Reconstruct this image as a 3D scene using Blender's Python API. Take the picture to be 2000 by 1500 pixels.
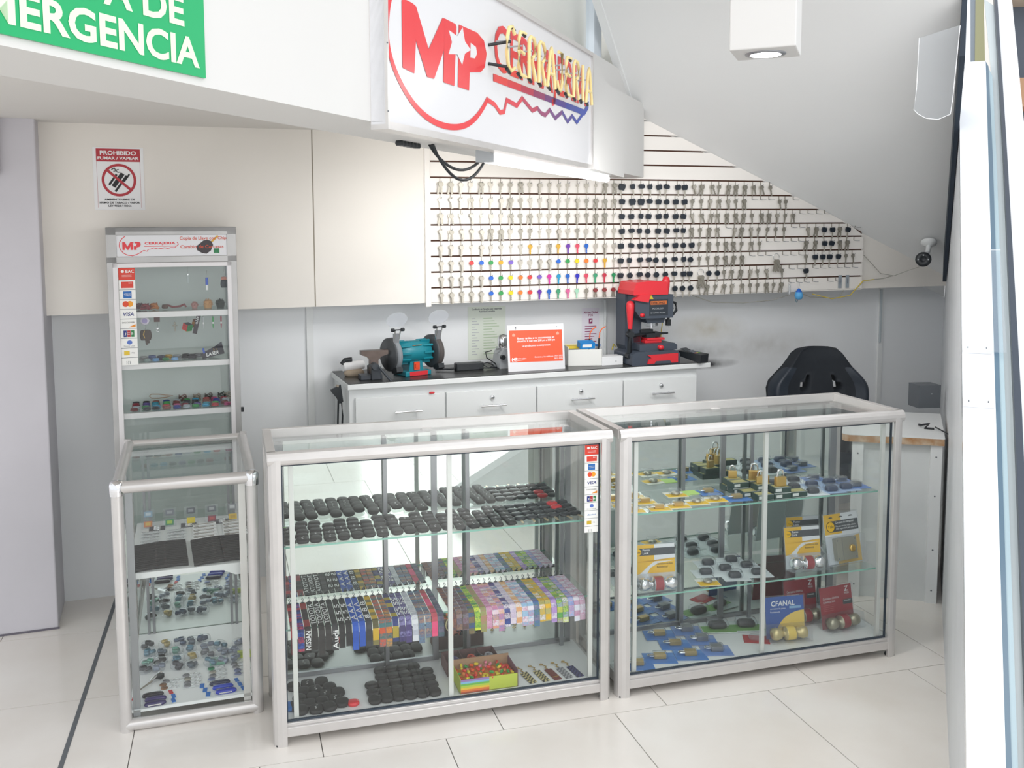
import bpy, math, random
from math import sin, cos, pi, radians as R
from mathutils import Matrix, Vector
random.seed(7)
for o in list(bpy.data.objects): bpy.data.objects.remove(o)
sc = bpy.context.scene
COL = sc.collection

# ------------------------------------------------------------------ camera
F, CX, CY = 1817.8, 933.85, 608.75
CAMP = Vector((-.0942, -3.0296, 1.7224)); PIT, YAW, ROL = -5.1494, -14.8773, -.3387
cd = bpy.data.cameras.new('camera'); cam = bpy.data.objects.new('camera', cd); COL.objects.link(cam)
cd.sensor_fit = 'HORIZONTAL'; cd.sensor_width = 36; cd.lens = F / 2000 * 36
cd.shift_x = (1000 - CX) / 2000; cd.shift_y = (CY - 750) / 2000
cd.clip_start = .02; cd.clip_end = 200
fw = Vector((-sin(R(YAW)) * cos(R(PIT)), cos(R(YAW)) * cos(R(PIT)), sin(R(PIT))))
rt = Vector((cos(R(YAW)), sin(R(YAW)), 0)); up = rt.cross(fw)
rt2 = rt * cos(R(ROL)) + up * sin(R(ROL)); up2 = up * cos(R(ROL)) - rt * sin(R(ROL))
mw = Matrix((rt2, up2, -fw)).transposed().to_4x4(); mw.translation = CAMP
cam.matrix_world = mw
sc.camera = cam
if hasattr(sc, 'cycles'): sc.cycles.transparent_max_bounces = 48
# ------------------------------------------------------------------ world, light, exposure
sc.view_settings.view_transform = 'Standard'; sc.view_settings.look = 'None'
sc.view_settings.exposure = 0.0; sc.view_settings.gamma = 1; sc.view_settings.use_curve_mapping = False
wd = bpy.data.worlds.new('world'); sc.world = wd; wd.use_nodes = True
wn = wd.node_tree.nodes; bg = wn['Background']
bg.inputs[0].default_value = (.93, .965, 1, 1); bg.inputs[1].default_value = 1.26
def area(name, loc, target, size, power, color=(1, 1, 1), sy=None):
    l = bpy.data.lights.new(name, 'AREA'); l.energy = power; l.color = color; l.size = size
    if sy: l.shape = 'RECTANGLE'; l.size_y = sy
    o = bpy.data.objects.new(name, l); COL.objects.link(o); o.location = loc
    o.rotation_euler = (Vector(target) - Vector(loc)).to_track_quat('-Z', 'Y').to_euler()
    return o
area('hall_skylight', (-1.0, -5.2, 5.2), (.7, .4, .5), 4.0, 70, (1, .985, .96))
area('hall_ceiling_lamp', (2.0, -1.8, 4.6), (.9, .3, 0), 1.2, 14, (1, .98, .95))

area('hall_fill_light', (3.7, -7.6, 2.2), (1.0, 1.3, 1.5), 4.5, 125, (1, .99, .98), 2.4)  # added fill light behind the camera, brightens walls, sloping ceiling and case interiors
# ------------------------------------------------------------------ materials
def lin(c):
    c = c / 255
    return c / 12.92 if c <= .04045 else ((c + .055) / 1.055) ** 2.4
def rgb(h):
    if isinstance(h, str): h = tuple(int(h[i:i + 2], 16) for i in (0, 2, 4))
    return (lin(h[0]), lin(h[1]), lin(h[2]), 1)
MATS = {}
def M(name, col='cccccc', rough=.5, metal=0., emit=0., spec=.5, noise=0., nscale=6., bump=0., bscale=40., alt=None):
    if name in MATS: return MATS[name]
    m = bpy.data.materials.new(name); m.use_nodes = True; nt = m.node_tree; b = nt.nodes['Principled BSDF']
    b.inputs['Base Color'].default_value = rgb(col); b.inputs['Roughness'].default_value = rough
    b.inputs['Metallic'].default_value = metal; b.inputs['Specular IOR Level'].default_value = spec
    if emit:
        b.inputs['Emission Color'].default_value = rgb(col); b.inputs['Emission Strength'].default_value = emit
    if noise or bump:
        tc = nt.nodes.new('ShaderNodeTexCoord')
    if noise:
        n = nt.nodes.new('ShaderNodeTexNoise'); n.inputs['Scale'].default_value = nscale; n.inputs['Detail'].default_value = 5
        nt.links.new(tc.outputs['Object'], n.inputs['Vector'])
        mr = nt.nodes.new('ShaderNodeMapRange'); mr.inputs[1].default_value = .35; mr.inputs[2].default_value = .7
        nt.links.new(n.outputs['Fac'], mr.inputs[0])
        mx = nt.nodes.new('ShaderNodeMix'); mx.data_type = 'RGBA'
        a = rgb(col); c2 = rgb(alt) if alt else (a[0] * (1 - noise), a[1] * (1 - noise), a[2] * (1 - noise), 1)
        mx.inputs[6].default_value = a; mx.inputs[7].default_value = c2
        nt.links.new(mr.outputs[0], mx.inputs[0]); nt.links.new(mx.outputs[2], b.inputs['Base Color'])
    if bump:
        n = nt.nodes.new('ShaderNodeTexNoise'); n.inputs['Scale'].default_value = bscale
        nt.links.new(tc.outputs['Object'], n.inputs['Vector'])
        bp = nt.nodes.new('ShaderNodeBump'); bp.inputs['Strength'].default_value = bump; bp.inputs['Distance'].default_value = .002
        nt.links.new(n.outputs['Fac'], bp.inputs['Height']); nt.links.new(bp.outputs[0], b.inputs['Normal'])
    MATS[name] = m
    return m
def glassmat(name, tint, ior=1.5, rough=0., haze=0.):
    m = bpy.data.materials.new(name); m.use_nodes = True; nt = m.node_tree; nt.nodes.clear()
    out = nt.nodes.new('ShaderNodeOutputMaterial'); tr = nt.nodes.new('ShaderNodeBsdfTransparent'); gl = nt.nodes.new('ShaderNodeBsdfGlossy')
    tr.inputs[0].default_value = tint; gl.inputs['Roughness'].default_value = rough
    f0 = ((ior - 1) / (ior + 1)) ** 2
    lw = nt.nodes.new('ShaderNodeLayerWeight'); lw.inputs[0].default_value = .5
    pw = nt.nodes.new('ShaderNodeMath'); pw.operation = 'POWER'; pw.inputs[1].default_value = 5; nt.links.new(lw.outputs['Facing'], pw.inputs[0])
    fr = nt.nodes.new('ShaderNodeMath'); fr.operation = 'MULTIPLY_ADD'; fr.inputs[1].default_value = 1 - f0; fr.inputs[2].default_value = f0; nt.links.new(pw.outputs[0], fr.inputs[0])
    mx = nt.nodes.new('ShaderNodeMixShader')
    nt.links.new(fr.outputs[0], mx.inputs[0]); nt.links.new(tr.outputs[0], mx.inputs[1]); nt.links.new(gl.outputs[0], mx.inputs[2])
    last = mx
    if haze:
        df = nt.nodes.new('ShaderNodeBsdfDiffuse'); df.inputs[0].default_value = (.8, .82, .85, 1)
        m2 = nt.nodes.new('ShaderNodeMixShader'); m2.inputs[0].default_value = haze
        nt.links.new(mx.outputs[0], m2.inputs[1]); nt.links.new(df.outputs[0], m2.inputs[2]); last = m2
    nt.links.new(last.outputs[0], out.inputs[0]); MATS[name] = m
    return m
GL = glassmat('glass_clear', (.985, .995, .99, 1), 1.45)
GLT = glassmat('glass_top', (.95, .985, .975, 1), 2.9)
GLS = glassmat('glass_shelf', (.93, .975, .96, 1), 1.5)
GLP = glassmat('plastic_clear', (.97, .98, .99, 1), 1.45, .08, .06)
GEDGE = M('glass_green_edge', '8fc4b4', .2, spec=.6)
MIR = M('mirror', 'e0e8e4', .015, 1.)
WHITE = M('white_laminate', 'e4e6e6', .35)
CREAM = M('cream_wall_paint', 'f0ebe4', .6, noise=.05, nscale=1.5)
BEAM = M('white_beam_paint', 'd9d8d6', .6)
CEIL = M('ceiling_paint', 'eff0f0', .7, noise=.02, nscale=2)
ALU = M('brushed_aluminium', 'd6d3d1', .3, .45, noise=.06, nscale=14)
ALUD = M('dark_aluminium', '9a9ca0', .35, .7)
CHROME = M('chrome', 'e6e6e8', .08, 1.)
STEEL = M('key_steel', '9c978c', .4, .5)
STEELB = M('bright_key_steel', 'b9b3a8', .4, .45)
BRASS = M('brass', 'd8b469', .28, .75)
BLK = M('black_plastic', '24282c', .42)
BLK2 = M('soft_black_rubber', '2e2d2d', .6)
DNAVY = M('navy_black_plastic', '1c2530', .4)
GREY = M('grey_plastic', '6b7076', .5)
LGREY = M('light_grey_plastic', 'b8bcc0', .45)
GASK = M('dark_gasket', '39434e', .5)
PAPER = M('white_paper', 'f3f3f4', .6)
RED = M('red_paint', 'd8323a', .35)
DRED = M('deep_red', '9d2b33', .5)
SIGNW = M('sign_white_acrylic', 'e0e0e3', .2)
BROWN = M('brown_groove', '5d4034', .8)
SLAT = M('slat_cream_laminate', 'f4efe9', .4, noise=.03, nscale=3)
GRAN = M('speckled_dark_worktop', '3c3d3c', .3, noise=.5, nscale=220, alt='1d1e1f')
TEAL = M('teal_machine_paint', '1d8291', .3)
DGREY = M('charcoal_machine_paint', '434b57', .45)

# floor: large cream tiles in running rows (local object coordinates are metres in the tile grid)
def floor_mat():
    m = bpy.data.materials.new('cream_floor_tiles'); m.use_nodes = True; nt = m.node_tree; b = nt.nodes['Principled BSDF']
    tc = nt.nodes.new('ShaderNodeTexCoord')
    n = nt.nodes.new('ShaderNodeTexNoise'); n.inputs['Scale'].default_value = 2.2; n.inputs['Detail'].default_value = 6
    nt.links.new(tc.outputs['Object'], n.inputs['Vector'])
    cr = nt.nodes.new('ShaderNodeValToRGB'); cr.color_ramp.elements[0].position = .3; cr.color_ramp.elements[1].position = .75
    cr.color_ramp.elements[0].color = rgb('e3dcd4'); cr.color_ramp.elements[1].color = rgb('f0ece7')
    nt.links.new(n.outputs['Fac'], cr.inputs[0]); nt.links.new(cr.outputs[0], b.inputs['Base Color'])
    b.inputs['Roughness'].default_value = .16; b.inputs['Specular IOR Level'].default_value = .45
    return m
FLOOR = floor_mat()
# lower wall with scuffs
def scuff_wall():
    m = bpy.data.materials.new('scuffed_white_wall'); m.use_nodes = True; nt = m.node_tree; b = nt.nodes['Principled BSDF']
    tc = nt.nodes.new('ShaderNodeTexCoord'); b.inputs['Roughness'].default_value = .6
    base = rgb('eceef0')
    def blob(cx, cz, rx, rz, col, strength, prev):
        mp = nt.nodes.new('ShaderNodeMapping'); mp.inputs['Location'].default_value = (-cx / rx, 0, -cz / rz); mp.inputs['Scale'].default_value = (1 / rx, 0, 1 / rz)
        nt.links.new(tc.outputs['Object'], mp.inputs['Vector'])
        g = nt.nodes.new('ShaderNodeTexGradient'); g.gradient_type = 'SPHERICAL'; nt.links.new(mp.outputs[0], g.inputs[0])
        n = nt.nodes.new('ShaderNodeTexNoise'); n.inputs['Scale'].default_value = 14; n.inputs['Detail'].default_value = 6; nt.links.new(tc.outputs['Object'], n.inputs['Vector'])
        mu = nt.nodes.new('ShaderNodeMath'); mu.operation = 'MULTIPLY'; nt.links.new(g.outputs['Fac'], mu.inputs[0]); nt.links.new(n.outputs['Fac'], mu.inputs[1])
        m2 = nt.nodes.new('ShaderNodeMath'); m2.operation = 'MULTIPLY'; m2.inputs[1].default_value = strength; m2.use_clamp = True; nt.links.new(mu.outputs[0], m2.inputs[0])
        mx = nt.nodes.new('ShaderNodeMix'); mx.data_type = 'RGBA'; mx.inputs[7].default_value = rgb(col)
        if prev is None: mx.inputs[6].default_value = base
        else: nt.links.new(prev, mx.inputs[6])
        nt.links.new(m2.outputs[0], mx.inputs[0]); return mx.outputs[2]
    p = blob(1.68, .93, .26, .035, '4a4a4c', 2.2, None)
    p = blob(1.62, 1.0, .3, .08, '8f9092', 1.2, p)
    p = blob(1.7, 1.14, .3, .1, 'bdb49c', 1.0, p)
    p = blob(2.1, 1.02, .5, .12, 'b9b6b0', .8, p)
    nt.links.new(p, b.inputs['Base Color'])
    return m
LOWALL = scuff_wall()
PILLAR = M('pillar_paint', 'cdcad0', .6, noise=.06, nscale=3)

# ------------------------------------------------------------------ mesh builder
_tc = {}
def textgeo(s, bold=0.):
    k = (s, bold)
    if k not in _tc:
        cu = bpy.data.curves.new('t', 'FONT'); cu.body = s; cu.offset = bold; cu.resolution_u = 3
        ob = bpy.data.objects.new('t', cu); COL.objects.link(ob)
        dg = bpy.context.evaluated_depsgraph_get(); me = ob.evaluated_get(dg).to_mesh()
        v = [(p.co.x, p.co.y) for p in me.vertices]; f = [tuple(q.vertices) for q in me.polygons]
        ob.evaluated_get(dg).to_mesh_clear(); bpy.data.objects.remove(ob); bpy.data.curves.remove(cu)
        _tc[k] = (v, f)
    return _tc[k]
def rot(ax, deg): return Matrix.Rotation(R(deg), 4, ax)
def T(x, y, z): return Matrix.Translation((x, y, z))
class MB:
    def __init__(s): s.v = []; s.f = []; s.m = []; s.sm = []; s.mats = []; s.X = Matrix()
    def mi(s, m):
        if m not in s.mats: s.mats.append(m)
        return s.mats.index(m)
    def add(s, vs, fs, m, smooth=False, X=None):
        o = len(s.v); A = s.X @ X if X is not None else s.X
        s.v += [tuple(A @ Vector(p)) for p in vs]; k = s.mi(m)
        for f in fs: s.f.append(tuple(i + o for i in f)); s.m.append(k); s.sm.append(smooth)
    def box(s, x0, y0, z0, x1, y1, z1, m, X=None):
        s.add([(x0, y0, z0), (x1, y0, z0), (x1, y1, z0), (x0, y1, z0), (x0, y0, z1), (x1, y0, z1), (x1, y1, z1), (x0, y1, z1)],
              [(0, 3, 2, 1), (4, 5, 6, 7), (0, 1, 5, 4), (1, 2, 6, 5), (2, 3, 7, 6), (3, 0, 4, 7)], m, False, X)
    def cbox(s, c, d, m, X=None):
        s.box(c[0] - d[0] / 2, c[1] - d[1] / 2, c[2] - d[2] / 2, c[0] + d[0] / 2, c[1] + d[1] / 2, c[2] + d[2] / 2, m, X)
    def prism(s, poly, d, m, X=None, plane='xz', off=0, smooth=False):
        """extrude a 2D outline; plane xz extrudes along y from off to off+d, plane xy along z"""
        n = len(poly)
        if plane == 'xz': a = [(p[0], off, p[1]) for p in poly]; b = [(p[0], off + d, p[1]) for p in poly]
        elif plane == 'yz': a = [(off, p[0], p[1]) for p in poly]; b = [(off + d, p[0], p[1]) for p in poly]
        else: a = [(p[0], p[1], off) for p in poly]; b = [(p[0], p[1], off + d) for p in poly]
        s.add(a + b, [tuple(range(n)), tuple(range(2 * n - 1, n - 1, -1))], m, False, X)
        s.add(a + b, [(i, (i + 1) % n, n + (i + 1) % n, n + i) for i in range(n)], m, smooth, X)
    def flat(s, poly, m, X=None, y=0.):
        s.add([(p[0], y, p[1]) for p in poly], [tuple(range(len(poly)))], m, False, X)
    def tube(s, pts, r, m, n=8, X=None, r2=None, closed=False):
        pts = [Vector(p) for p in pts]; k = len(pts); vs = []
        for i, p in enumerate(pts):
            a = pts[(i - 1) % k] if closed else pts[max(i - 1, 0)]; b = pts[(i + 1) % k] if closed else pts[min(i + 1, k - 1)]
            t = (b - a).normalized(); u = t.cross(Vector((0, 0, 1)))
            if u.length < .01: u = t.cross(Vector((0, 1, 0)))
            u.normalize(); w = t.cross(u)
            rr = r if r2 is None else r + (r2 - r) * i / max(k - 1, 1)
            for j in range(n): vs.append(p + (u * cos(2 * pi * j / n) + w * sin(2 * pi * j / n)) * rr)
        fs = [(i * n + j, i * n + (j + 1) % n, ((i + 1) % k) * n + (j + 1) % n, ((i + 1) % k) * n + j) for i in range(k if closed else k - 1) for j in range(n)]
        s.add(vs, fs, m, True, X)
        if not closed: s.add(vs, [tuple(range(n)), tuple(range((k - 1) * n, k * n))], m, False, X)
    def lathe(s, prof, m, n=24, X=None):
        """profile (radius, height) round the z axis"""
        vs = [(r * cos(2 * pi * j / n), r * sin(2 * pi * j / n), z) for r, z in prof for j in range(n)]
        s.add(vs, [(i * n + j, i * n + (j + 1) % n, (i + 1) * n + (j + 1) % n, (i + 1) * n + j) for i in range(len(prof) - 1) for j in range(n)], m, True, X)
        if prof[0][0] > 1e-4: s.add(vs[:n], [tuple(range(n))], m, False, X)
        if prof[-1][0] > 1e-4: s.add(vs[-n:], [tuple(range(n))], m, False, X)
    def dome(s, a, b, h, m, e=3., n=18, X=None, top=.8):
        """pebble: superelliptic plan a x b half sizes, height h, flat base"""
        rings = [(.82, 0), (1, h * .32), (1, h * .5), (.93, h * .8), (top, h * .96), (top * .6, h), (0.001, h)]
        vs = []
        for k, z in rings:
            for j in range(n):
                t = 2 * pi * j / n; c, q = cos(t), sin(t)
                vs.append((a * k * math.copysign(abs(c) ** (2 / e), c), b * k * math.copysign(abs(q) ** (2 / e), q), z))
        s.add(vs, [(i * n + j, i * n + (j + 1) % n, (i + 1) * n + (j + 1) % n, (i + 1) * n + j) for i in range(len(rings) - 1) for j in range(n)], m, True, X)
        s.add(vs[:n], [tuple(range(n))], m, False, X)
    def text(s, t, size, m, x=0, y=0, z=0, align='l', X=None, sx=1., bold=0., shear=0., width=None):
        """lettering in the local xz plane facing -y; size is the capital height"""
        v, f = textgeo(t, bold); k = size / .69
        if not v: return
        w = max(p[0] for p in v); x0 = min(p[0] for p in v)
        if width: sx = width / ((w - x0) * k)
        o = {'l': -x0, 'c': -(w + x0) / 2, 'r': -w}[align]
        s.add([(x + (p[0] + o) * k * sx + shear * p[1] * k, y, z + p[1] * k) for p in v], f, m, False, X)
    def ribbon(s, pts, w, m, y=0., X=None, mats=None):
        """flat band along a path in the xz plane"""
        P = [Vector((a, 0, b)) for a, b in pts]; L = []; Rr = []
        for i, p in enumerate(P):
            a = P[max(i - 1, 0)]; b = P[min(i + 1, len(P) - 1)]; d1 = (p - a).normalized() if i else (b - p).normalized(); d2 = (b - p).normalized() if i < len(P) - 1 else d1
            t = (d1 + d2).normalized(); nn = Vector((-t.z, 0, t.x)); c = max(.45, t.dot(d1)); h = w / 2 / c
            L.append((p.x + nn.x * h, y, p.z + nn.z * h)); Rr.append((p.x - nn.x * h, y, p.z - nn.z * h))
        n = len(P)
        for i in range(n - 1): s.add([L[i], L[i + 1], Rr[i + 1], Rr[i]], [(0, 1, 2, 3)], mats[min(i, len(mats) - 1)] if mats else m, False, X)
    def build(s, name, parent=None, loc=(0, 0, 0), rz=0., bev=0., rx=0., ry=0.):
        me = bpy.data.meshes.new(name); me.from_pydata(s.v, [], s.f)
        for m in s.mats: me.materials.append(m)
        me.polygons.foreach_set('material_index', s.m); me.polygons.foreach_set('use_smooth', s.sm); me.update()
        o = bpy.data.objects.new(name, me); COL.objects.link(o)
        o.location = loc; o.rotation_euler = (rx, ry, rz)
        if parent: o.parent = parent
        if bev:
            b = o.modifiers.new('bevel', 'BEVEL'); b.width = bev; b.segments = 2; b.limit_method = 'ANGLE'; b.angle_limit = R(40)
        return o
def tag(o, label=None, cat=None, group=None, kind=None):
    if label: o['label'] = label
    if cat: o['category'] = cat
    if group: o['group'] = group
    if kind: o['kind'] = kind
    return o
def empty(name, loc, rz=0., rx=0., ry=0.):
    o = bpy.data.objects.new(name, None); COL.objects.link(o); o.location = loc; o.rotation_euler = (rx, ry, rz); o.empty_display_size = .02
    return o
def copy_tree(o, parent=None):
    c = o.copy(); COL.objects.link(c)
    if parent: c.parent = parent
    for ch in [q for q in bpy.data.objects if q.parent == o]: copy_tree(ch, c)
    return c
KIDS = {}
def reg(o):
    KIDS[o.name] = [q for q in bpy.data.objects if q.parent == o]; PROTO_USED[o.name] = False
    return o
PROTO_USED = {}
def inst(o, loc, rz=0., rx=0., ry=0., label=None, cat=None, group=None, scale=None):
    """the prototype itself the first time, afterwards copies with copied parts"""
    if not PROTO_USED[o.name]: PROTO_USED[o.name] = True; c = o
    else:
        c = o.copy(); COL.objects.link(c)
        for ch in KIDS[o.name]:
            k = ch.copy(); COL.objects.link(k); k.parent = c
    c.location = loc; c.rotation_euler = (rx, ry, rz)
    if scale: c.scale = scale if hasattr(scale, '__len__') else (scale,) * 3
    tag(c, label, cat, group); return c
def drop_unused():
    for n, u in PROTO_USED.items():
        if not u:
            for ch in KIDS[n]: bpy.data.objects.remove(ch)
            bpy.data.objects.remove(bpy.data.objects[n])
class Frame:
    def __init__(s, x, y, deg): s.x, s.y, s.a = x, y, R(deg)
    def p(s, x, y, z=0): return (s.x + x * cos(s.a) - y * sin(s.a), s.y + x * sin(s.a) + y * cos(s.a), z)
fA = Frame(0, 0, .18); fB = Frame(1.2327, -.0038, .94); fC = Frame(-.5057, .2314, 2.12)
fW = Frame(.860, 1.465, 4.386); fS = Frame(0, 0, 52)
ORD = ['first', 'second', 'third', 'fourth', 'fifth', 'sixth', 'seventh', 'eighth', 'ninth', 'tenth', 'eleventh', 'twelfth', 'thirteenth', 'fourteenth', 'fifteenth', 'sixteenth', 'seventeenth', 'eighteenth', 'nineteenth', 'twentieth']
def order(i): return ORD[i] if i < 20 else ('twenty-' + ORD[i - 20] if i < 29 else ['thirtieth', 'thirty-first', 'thirty-second', 'thirty-third', 'thirty-fourth', 'thirty-fifth', 'thirty-sixth', 'thirty-seventh', 'thirty-eighth', 'thirty-ninth', 'fortieth', 'forty-first', 'forty-second', 'forty-third', 'forty-fourth', 'forty-fifth', 'forty-sixth', 'forty-seventh', 'forty-eighth', 'forty-ninth', 'fiftieth', 'fifty-first', 'fifty-second'][i - 29])

# ================================================================== SETTING
# floor: tiles with real joints
b = MB(); b.box(-7, -9, -.06, 12, 8, -.004, M('grout', '6f6c68', .9)); g = .0032
tl, tw = .6151, .6151; ty0 = -.09
for j in range(-14, 8):
    y0 = ty0 + j * tw; off = .1544 if j % 2 == 0 else .5649
    for i in range(-12, 12):
        x0 = off + i * tl
        b.box(x0 + g / 2, y0 + g / 2, -.02, x0 + tl - g / 2, y0 + tw - g / 2, 0, FLOOR)
tag(b.build('floor'), kind='structure')
# dark metal expansion joint strip let into the tiles, running to the front left
b = MB(); b.box(-.008, -1.9, -.003, .008, 1.25, .0012, M('joint_metal', '6f7377', .45, .3))
o = b.build('trim_1', None, (-.667, .35, 0), R(-.5)); tag(o, kind='structure')

# back wall: lower recessed wall, upper cladding 0.19 m proud of it
b = MB(); b.box(-1.75, 0, -.01, 3.6, .12, 1.4, LOWALL)
tag(b.build('wall_back_lower', None, fW.p(0, .19), fW.a), kind='structure')
b = MB()
b.box(-1.735, 0, 1.354, -.575, .19, 3.2, CREAM); b.box(-.569, 0, 1.354, -.03, .19, 3.2, CREAM); b.box(-.03, .022, 1.352, 3.6, .19, 3.2, CREAM)
b.box(-.575, .006, 1.354, -.569, .19, 3.2, M('seam_shadow', 'b9b2a6', .8))
tag(b.build('wall_back_upper', None, fW.p(0, 0), fW.a), kind='structure')
b = MB(); b.box(-.589, -.012, 0, -.556, 0, 1.354, WHITE); b.box(2.935, -.012, 0, 2.965, 0, 1.354, WHITE); b.box(2.935, -.02, 1.0, 2.947, -.01, 1.33, M('cable_cover', 'b9c2c6', .5))
tag(b.build('trim_2', None, fW.p(0, .19), fW.a), kind='structure')
# pillar at the left
b = MB(); b.box(-2.6, -.12, 0, -1.735, .3, 2.25, PILLAR)
tag(b.build('wall_left_pillar', None, fW.p(0, 0), fW.a, bev=.006), kind='structure')
b = MB(); b.box(-2.3, -.16, 1.95, -1.87, -.121, 2.25, PILLAR)
tag(b.build('trim_3', None, fW.p(0, 0), fW.a, bev=.01), kind='structure')
# skirting stain line at the pillar foot
b = MB(); b.box(-2.6, -.003, 0, -1.73, 0, .008, M('dirty_skirting', '6a6670', .8))
tag(b.build('baseboard_left', None, fW.p(0, -.121), fW.a), kind='structure')
# soffit of the alcove (between back wall and beam), clipped along the beam direction
b = MB()
p = [fS.p(-3.2, -.64), fS.p(2.55, -.64), fW.p(1.2, .1), fW.p(-2.7, .1)]
b.add([(q[0], q[1], 2.182) for q in p] + [(q[0], q[1], 2.26) for q in p], [(0, 1, 2, 3), (4, 5, 6, 7), (0, 1, 5, 4), (1, 2, 6, 5), (2, 3, 7, 6), (3, 0, 4, 7)], M('soffit_paint', 'e2dfdb', .7))
tag(b.build('ceiling_alcove'), kind='structure')
# beam, running from front left to the back wall
b = MB(); b.box(-3.2, -.66, 1.98, .30, -.44, 3.6, BEAM); b.box(.30, -.66, 1.98, 2.42, -.44, 2.36, BEAM)
b.box(.30, -.60, 2.36, 2.42, -.44, 2.5, BEAM)
tag(b.build('wall_beam', None, (0, 0, 0), fS.a), kind='structure')
# white cover plate at the right end of the beam
b = MB(); b.prism([(1.30, 1.974), (1.96, 1.958), (2.03, 2.30), (1.64, 2.362), (1.30, 2.45)], .012, BEAM, off=-.672)
tag(b.build('wall_beam_panel', None, (0, 0, 0), fS.a), kind='structure')
# window above the beam
b = MB()
b.box(.30, -.53, 2.5, 2.6, -.47, 2.53, WHITE); b.box(1.93, -.53, 2.53, 2.06, -.49, 3.5, M('window_frame_paint', 'dfe6ee', .4)); b.box(.30, -.53, 2.53, .34, -.47, 3.5, WHITE)
w = b.build('window_1', None, (0, 0, 0), fS.a); tag(w, kind='structure')
b = MB(); b.box(.34, -.505, 2.53, 1.93, -.5, 3.5, GL); b.box(2.06, -.505, 2.53, 2.6, -.5, 3.5, GL); b.build('pane', w)
# pale perforated facade seen through the window
b = MB(); b.box(-1.5, 2.0, 1.5, 6, 2.1, 5.5, M('facade_white', 'eef1f3', .6))
for i in range(-4, 34):
    for j in range(0, 30):
        x = -.6 + i * .17; z = 2.75 + j * .075
        b.box(x, 1.992, z, x + .1, 2.0, z + .03, M('facade_slot', 'aab6c0', .7))
for x, z, w_, h in ((3.1, 3.1, .16, .3), (2.4, 3.5, .22, .16)): b.box(x, 1.985, z, x + w_, 1.992, z + h, M('facade_yellow', 'cfd1a4', .7))
tag(b.build('wall_facade_outside', None, (0, 0, 0), fS.a), kind='structure')
# sloping underside of the escalator: z = 2.332-.614*(s-2.417)
def cz(s): return 2.332 - .614 * (s - 2.417)
b = MB()
vs = []
for s_, o_ in ((-.6, -.585), (4.3, -.585), (4.3, -2.205), (-.6, -1.995)):
    vs.append((s_, o_, cz(s_)))
vs2 = [(x, y, z + .16) for x, y, z in vs]
b.add(vs + vs2, [(0, 1, 2, 3), (4, 5, 6, 7), (0, 1, 5, 4), (1, 2, 6, 5), (2, 3, 7, 6), (3, 0, 4, 7)], CEIL)
tag(b.build('ceiling_sloping', None, (0, 0, 0), fS.a), kind='structure')
b = MB(); vs = []
for s_ in (-.6, 2.5):
    for dz in (-.012, .3): vs += [(s_, -.577, cz(s_) + dz), (s_, -.615, cz(s_) + dz)]
b.add(vs, [(0, 1, 3, 2), (4, 5, 7, 6), (0, 4, 6, 2), (1, 5, 7, 3), (0, 1, 5, 4), (2, 3, 7, 6)], CEIL)
tag(b.build('trim_4', None, (0, 0, 0), fS.a), kind='structure')
# right wall: side panelling of the escalator, its near end cut along the incline of the balustrade
fP = Frame(*fS.p(.9, -2.063)[:2], 52 - 2.43)
b = MB()
b.prism([(-1.70, 0), (3.3, 0), (3.3, cz(4.2)), (1.66, 2.27)], -.03, M('side_panel_paint', 'e4e7ea', .45, noise=.08, nscale=4), off=-.0)
o = b.build('wall_right', None, (fP.x, fP.y, 0), fP.a); tag(o, kind='structure')
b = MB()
b.prism([(1.0, cz(1.9) - .24), (2.72, cz(3.62) - .2), (2.78, cz(3.68) - .02), (1.0, cz(1.9) - .0)], .02, M('shadow_gap_dark', '273341', .6), off=.003)  # shade of the gap below the sloping ceiling, painted as a dark strip
tag(b.build('trim_shadow_gap', None, (fP.x, fP.y, 0), fP.a), kind='structure')
# white balustrade end, glass edges and handrail, all lying in the inclined plane of the escalator end
PW = M('glossy_white_panel', 'f1f4f8', .12)
E0 = Vector((1.516, -1.340, .473)); En = Vector(fS.p(0, -1)); En.z = 0; Ee = Vector((.536, .629, .564)).normalized(); Ey = Ee.cross(En).normalized()
EX = Matrix((En, Ey, Ee)).transposed().to_4x4()
root = tag(empty('escalator_balustrade', E0), 'tall white escalator balustrade end with leaning glass sheets, at the right edge', 'escalator balustrade')
def pe(pts, m, d, off, name):
    bb = MB(); bb.X = EX; bb.prism([(p[0] - .035 * p[1], p[1]) for p in pts], d, m, off=off); return bb.build(name, root)
pe([(-.03, -.84), (.045, -.84), (.081, .02), (.134, 1.19), (.205, 2.763), (.246, 3.66), (.16, 3.66), (.13, 3.45), (.113, 3.237)], PW, .04, 0, 'end_panel')
pe([(.045, -.84), (.058, -.84), (.093, .02), (.148, 1.19), (.222, 2.763), (.255, 3.6), (.246, 3.66), (.205, 2.763), (.134, 1.19), (.081, .02)], M('blue_green_glass_edge', '587285', .2), .03, .002, 'glass_edge')
pe([(.058, -.84), (.07, -.84), (.106, .02), (.162, 1.19), (.236, 2.763), (.266, 3.5), (.255, 3.6), (.222, 2.763), (.148, 1.19), (.093, .02)], M('pale_glass_edge', 'a9bfc8', .2), .03, .006, 'glass_edge')
pe([(.07, -.84), (.09, -.84), (.125, .02), (.185, 1.19), (.262, 2.763), (.33, 4.4), (.289, 4.5), (.266, 3.5), (.236, 2.763), (.162, 1.19), (.106, .02)], M('frosted_glass_panel', 'dfe8ea', .2), .01, .03, 'glass_sheet')
pe([(.09, -.84), (.105, -.84), (.142, .02), (.205, 1.19), (.275, 2.763), (.352, 4.6), (.338, 4.6), (.262, 2.763), (.185, 1.19), (.125, .02)], M('dark_handrail', '3a424f', .35), .05, -.01, 'handrail')
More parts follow.
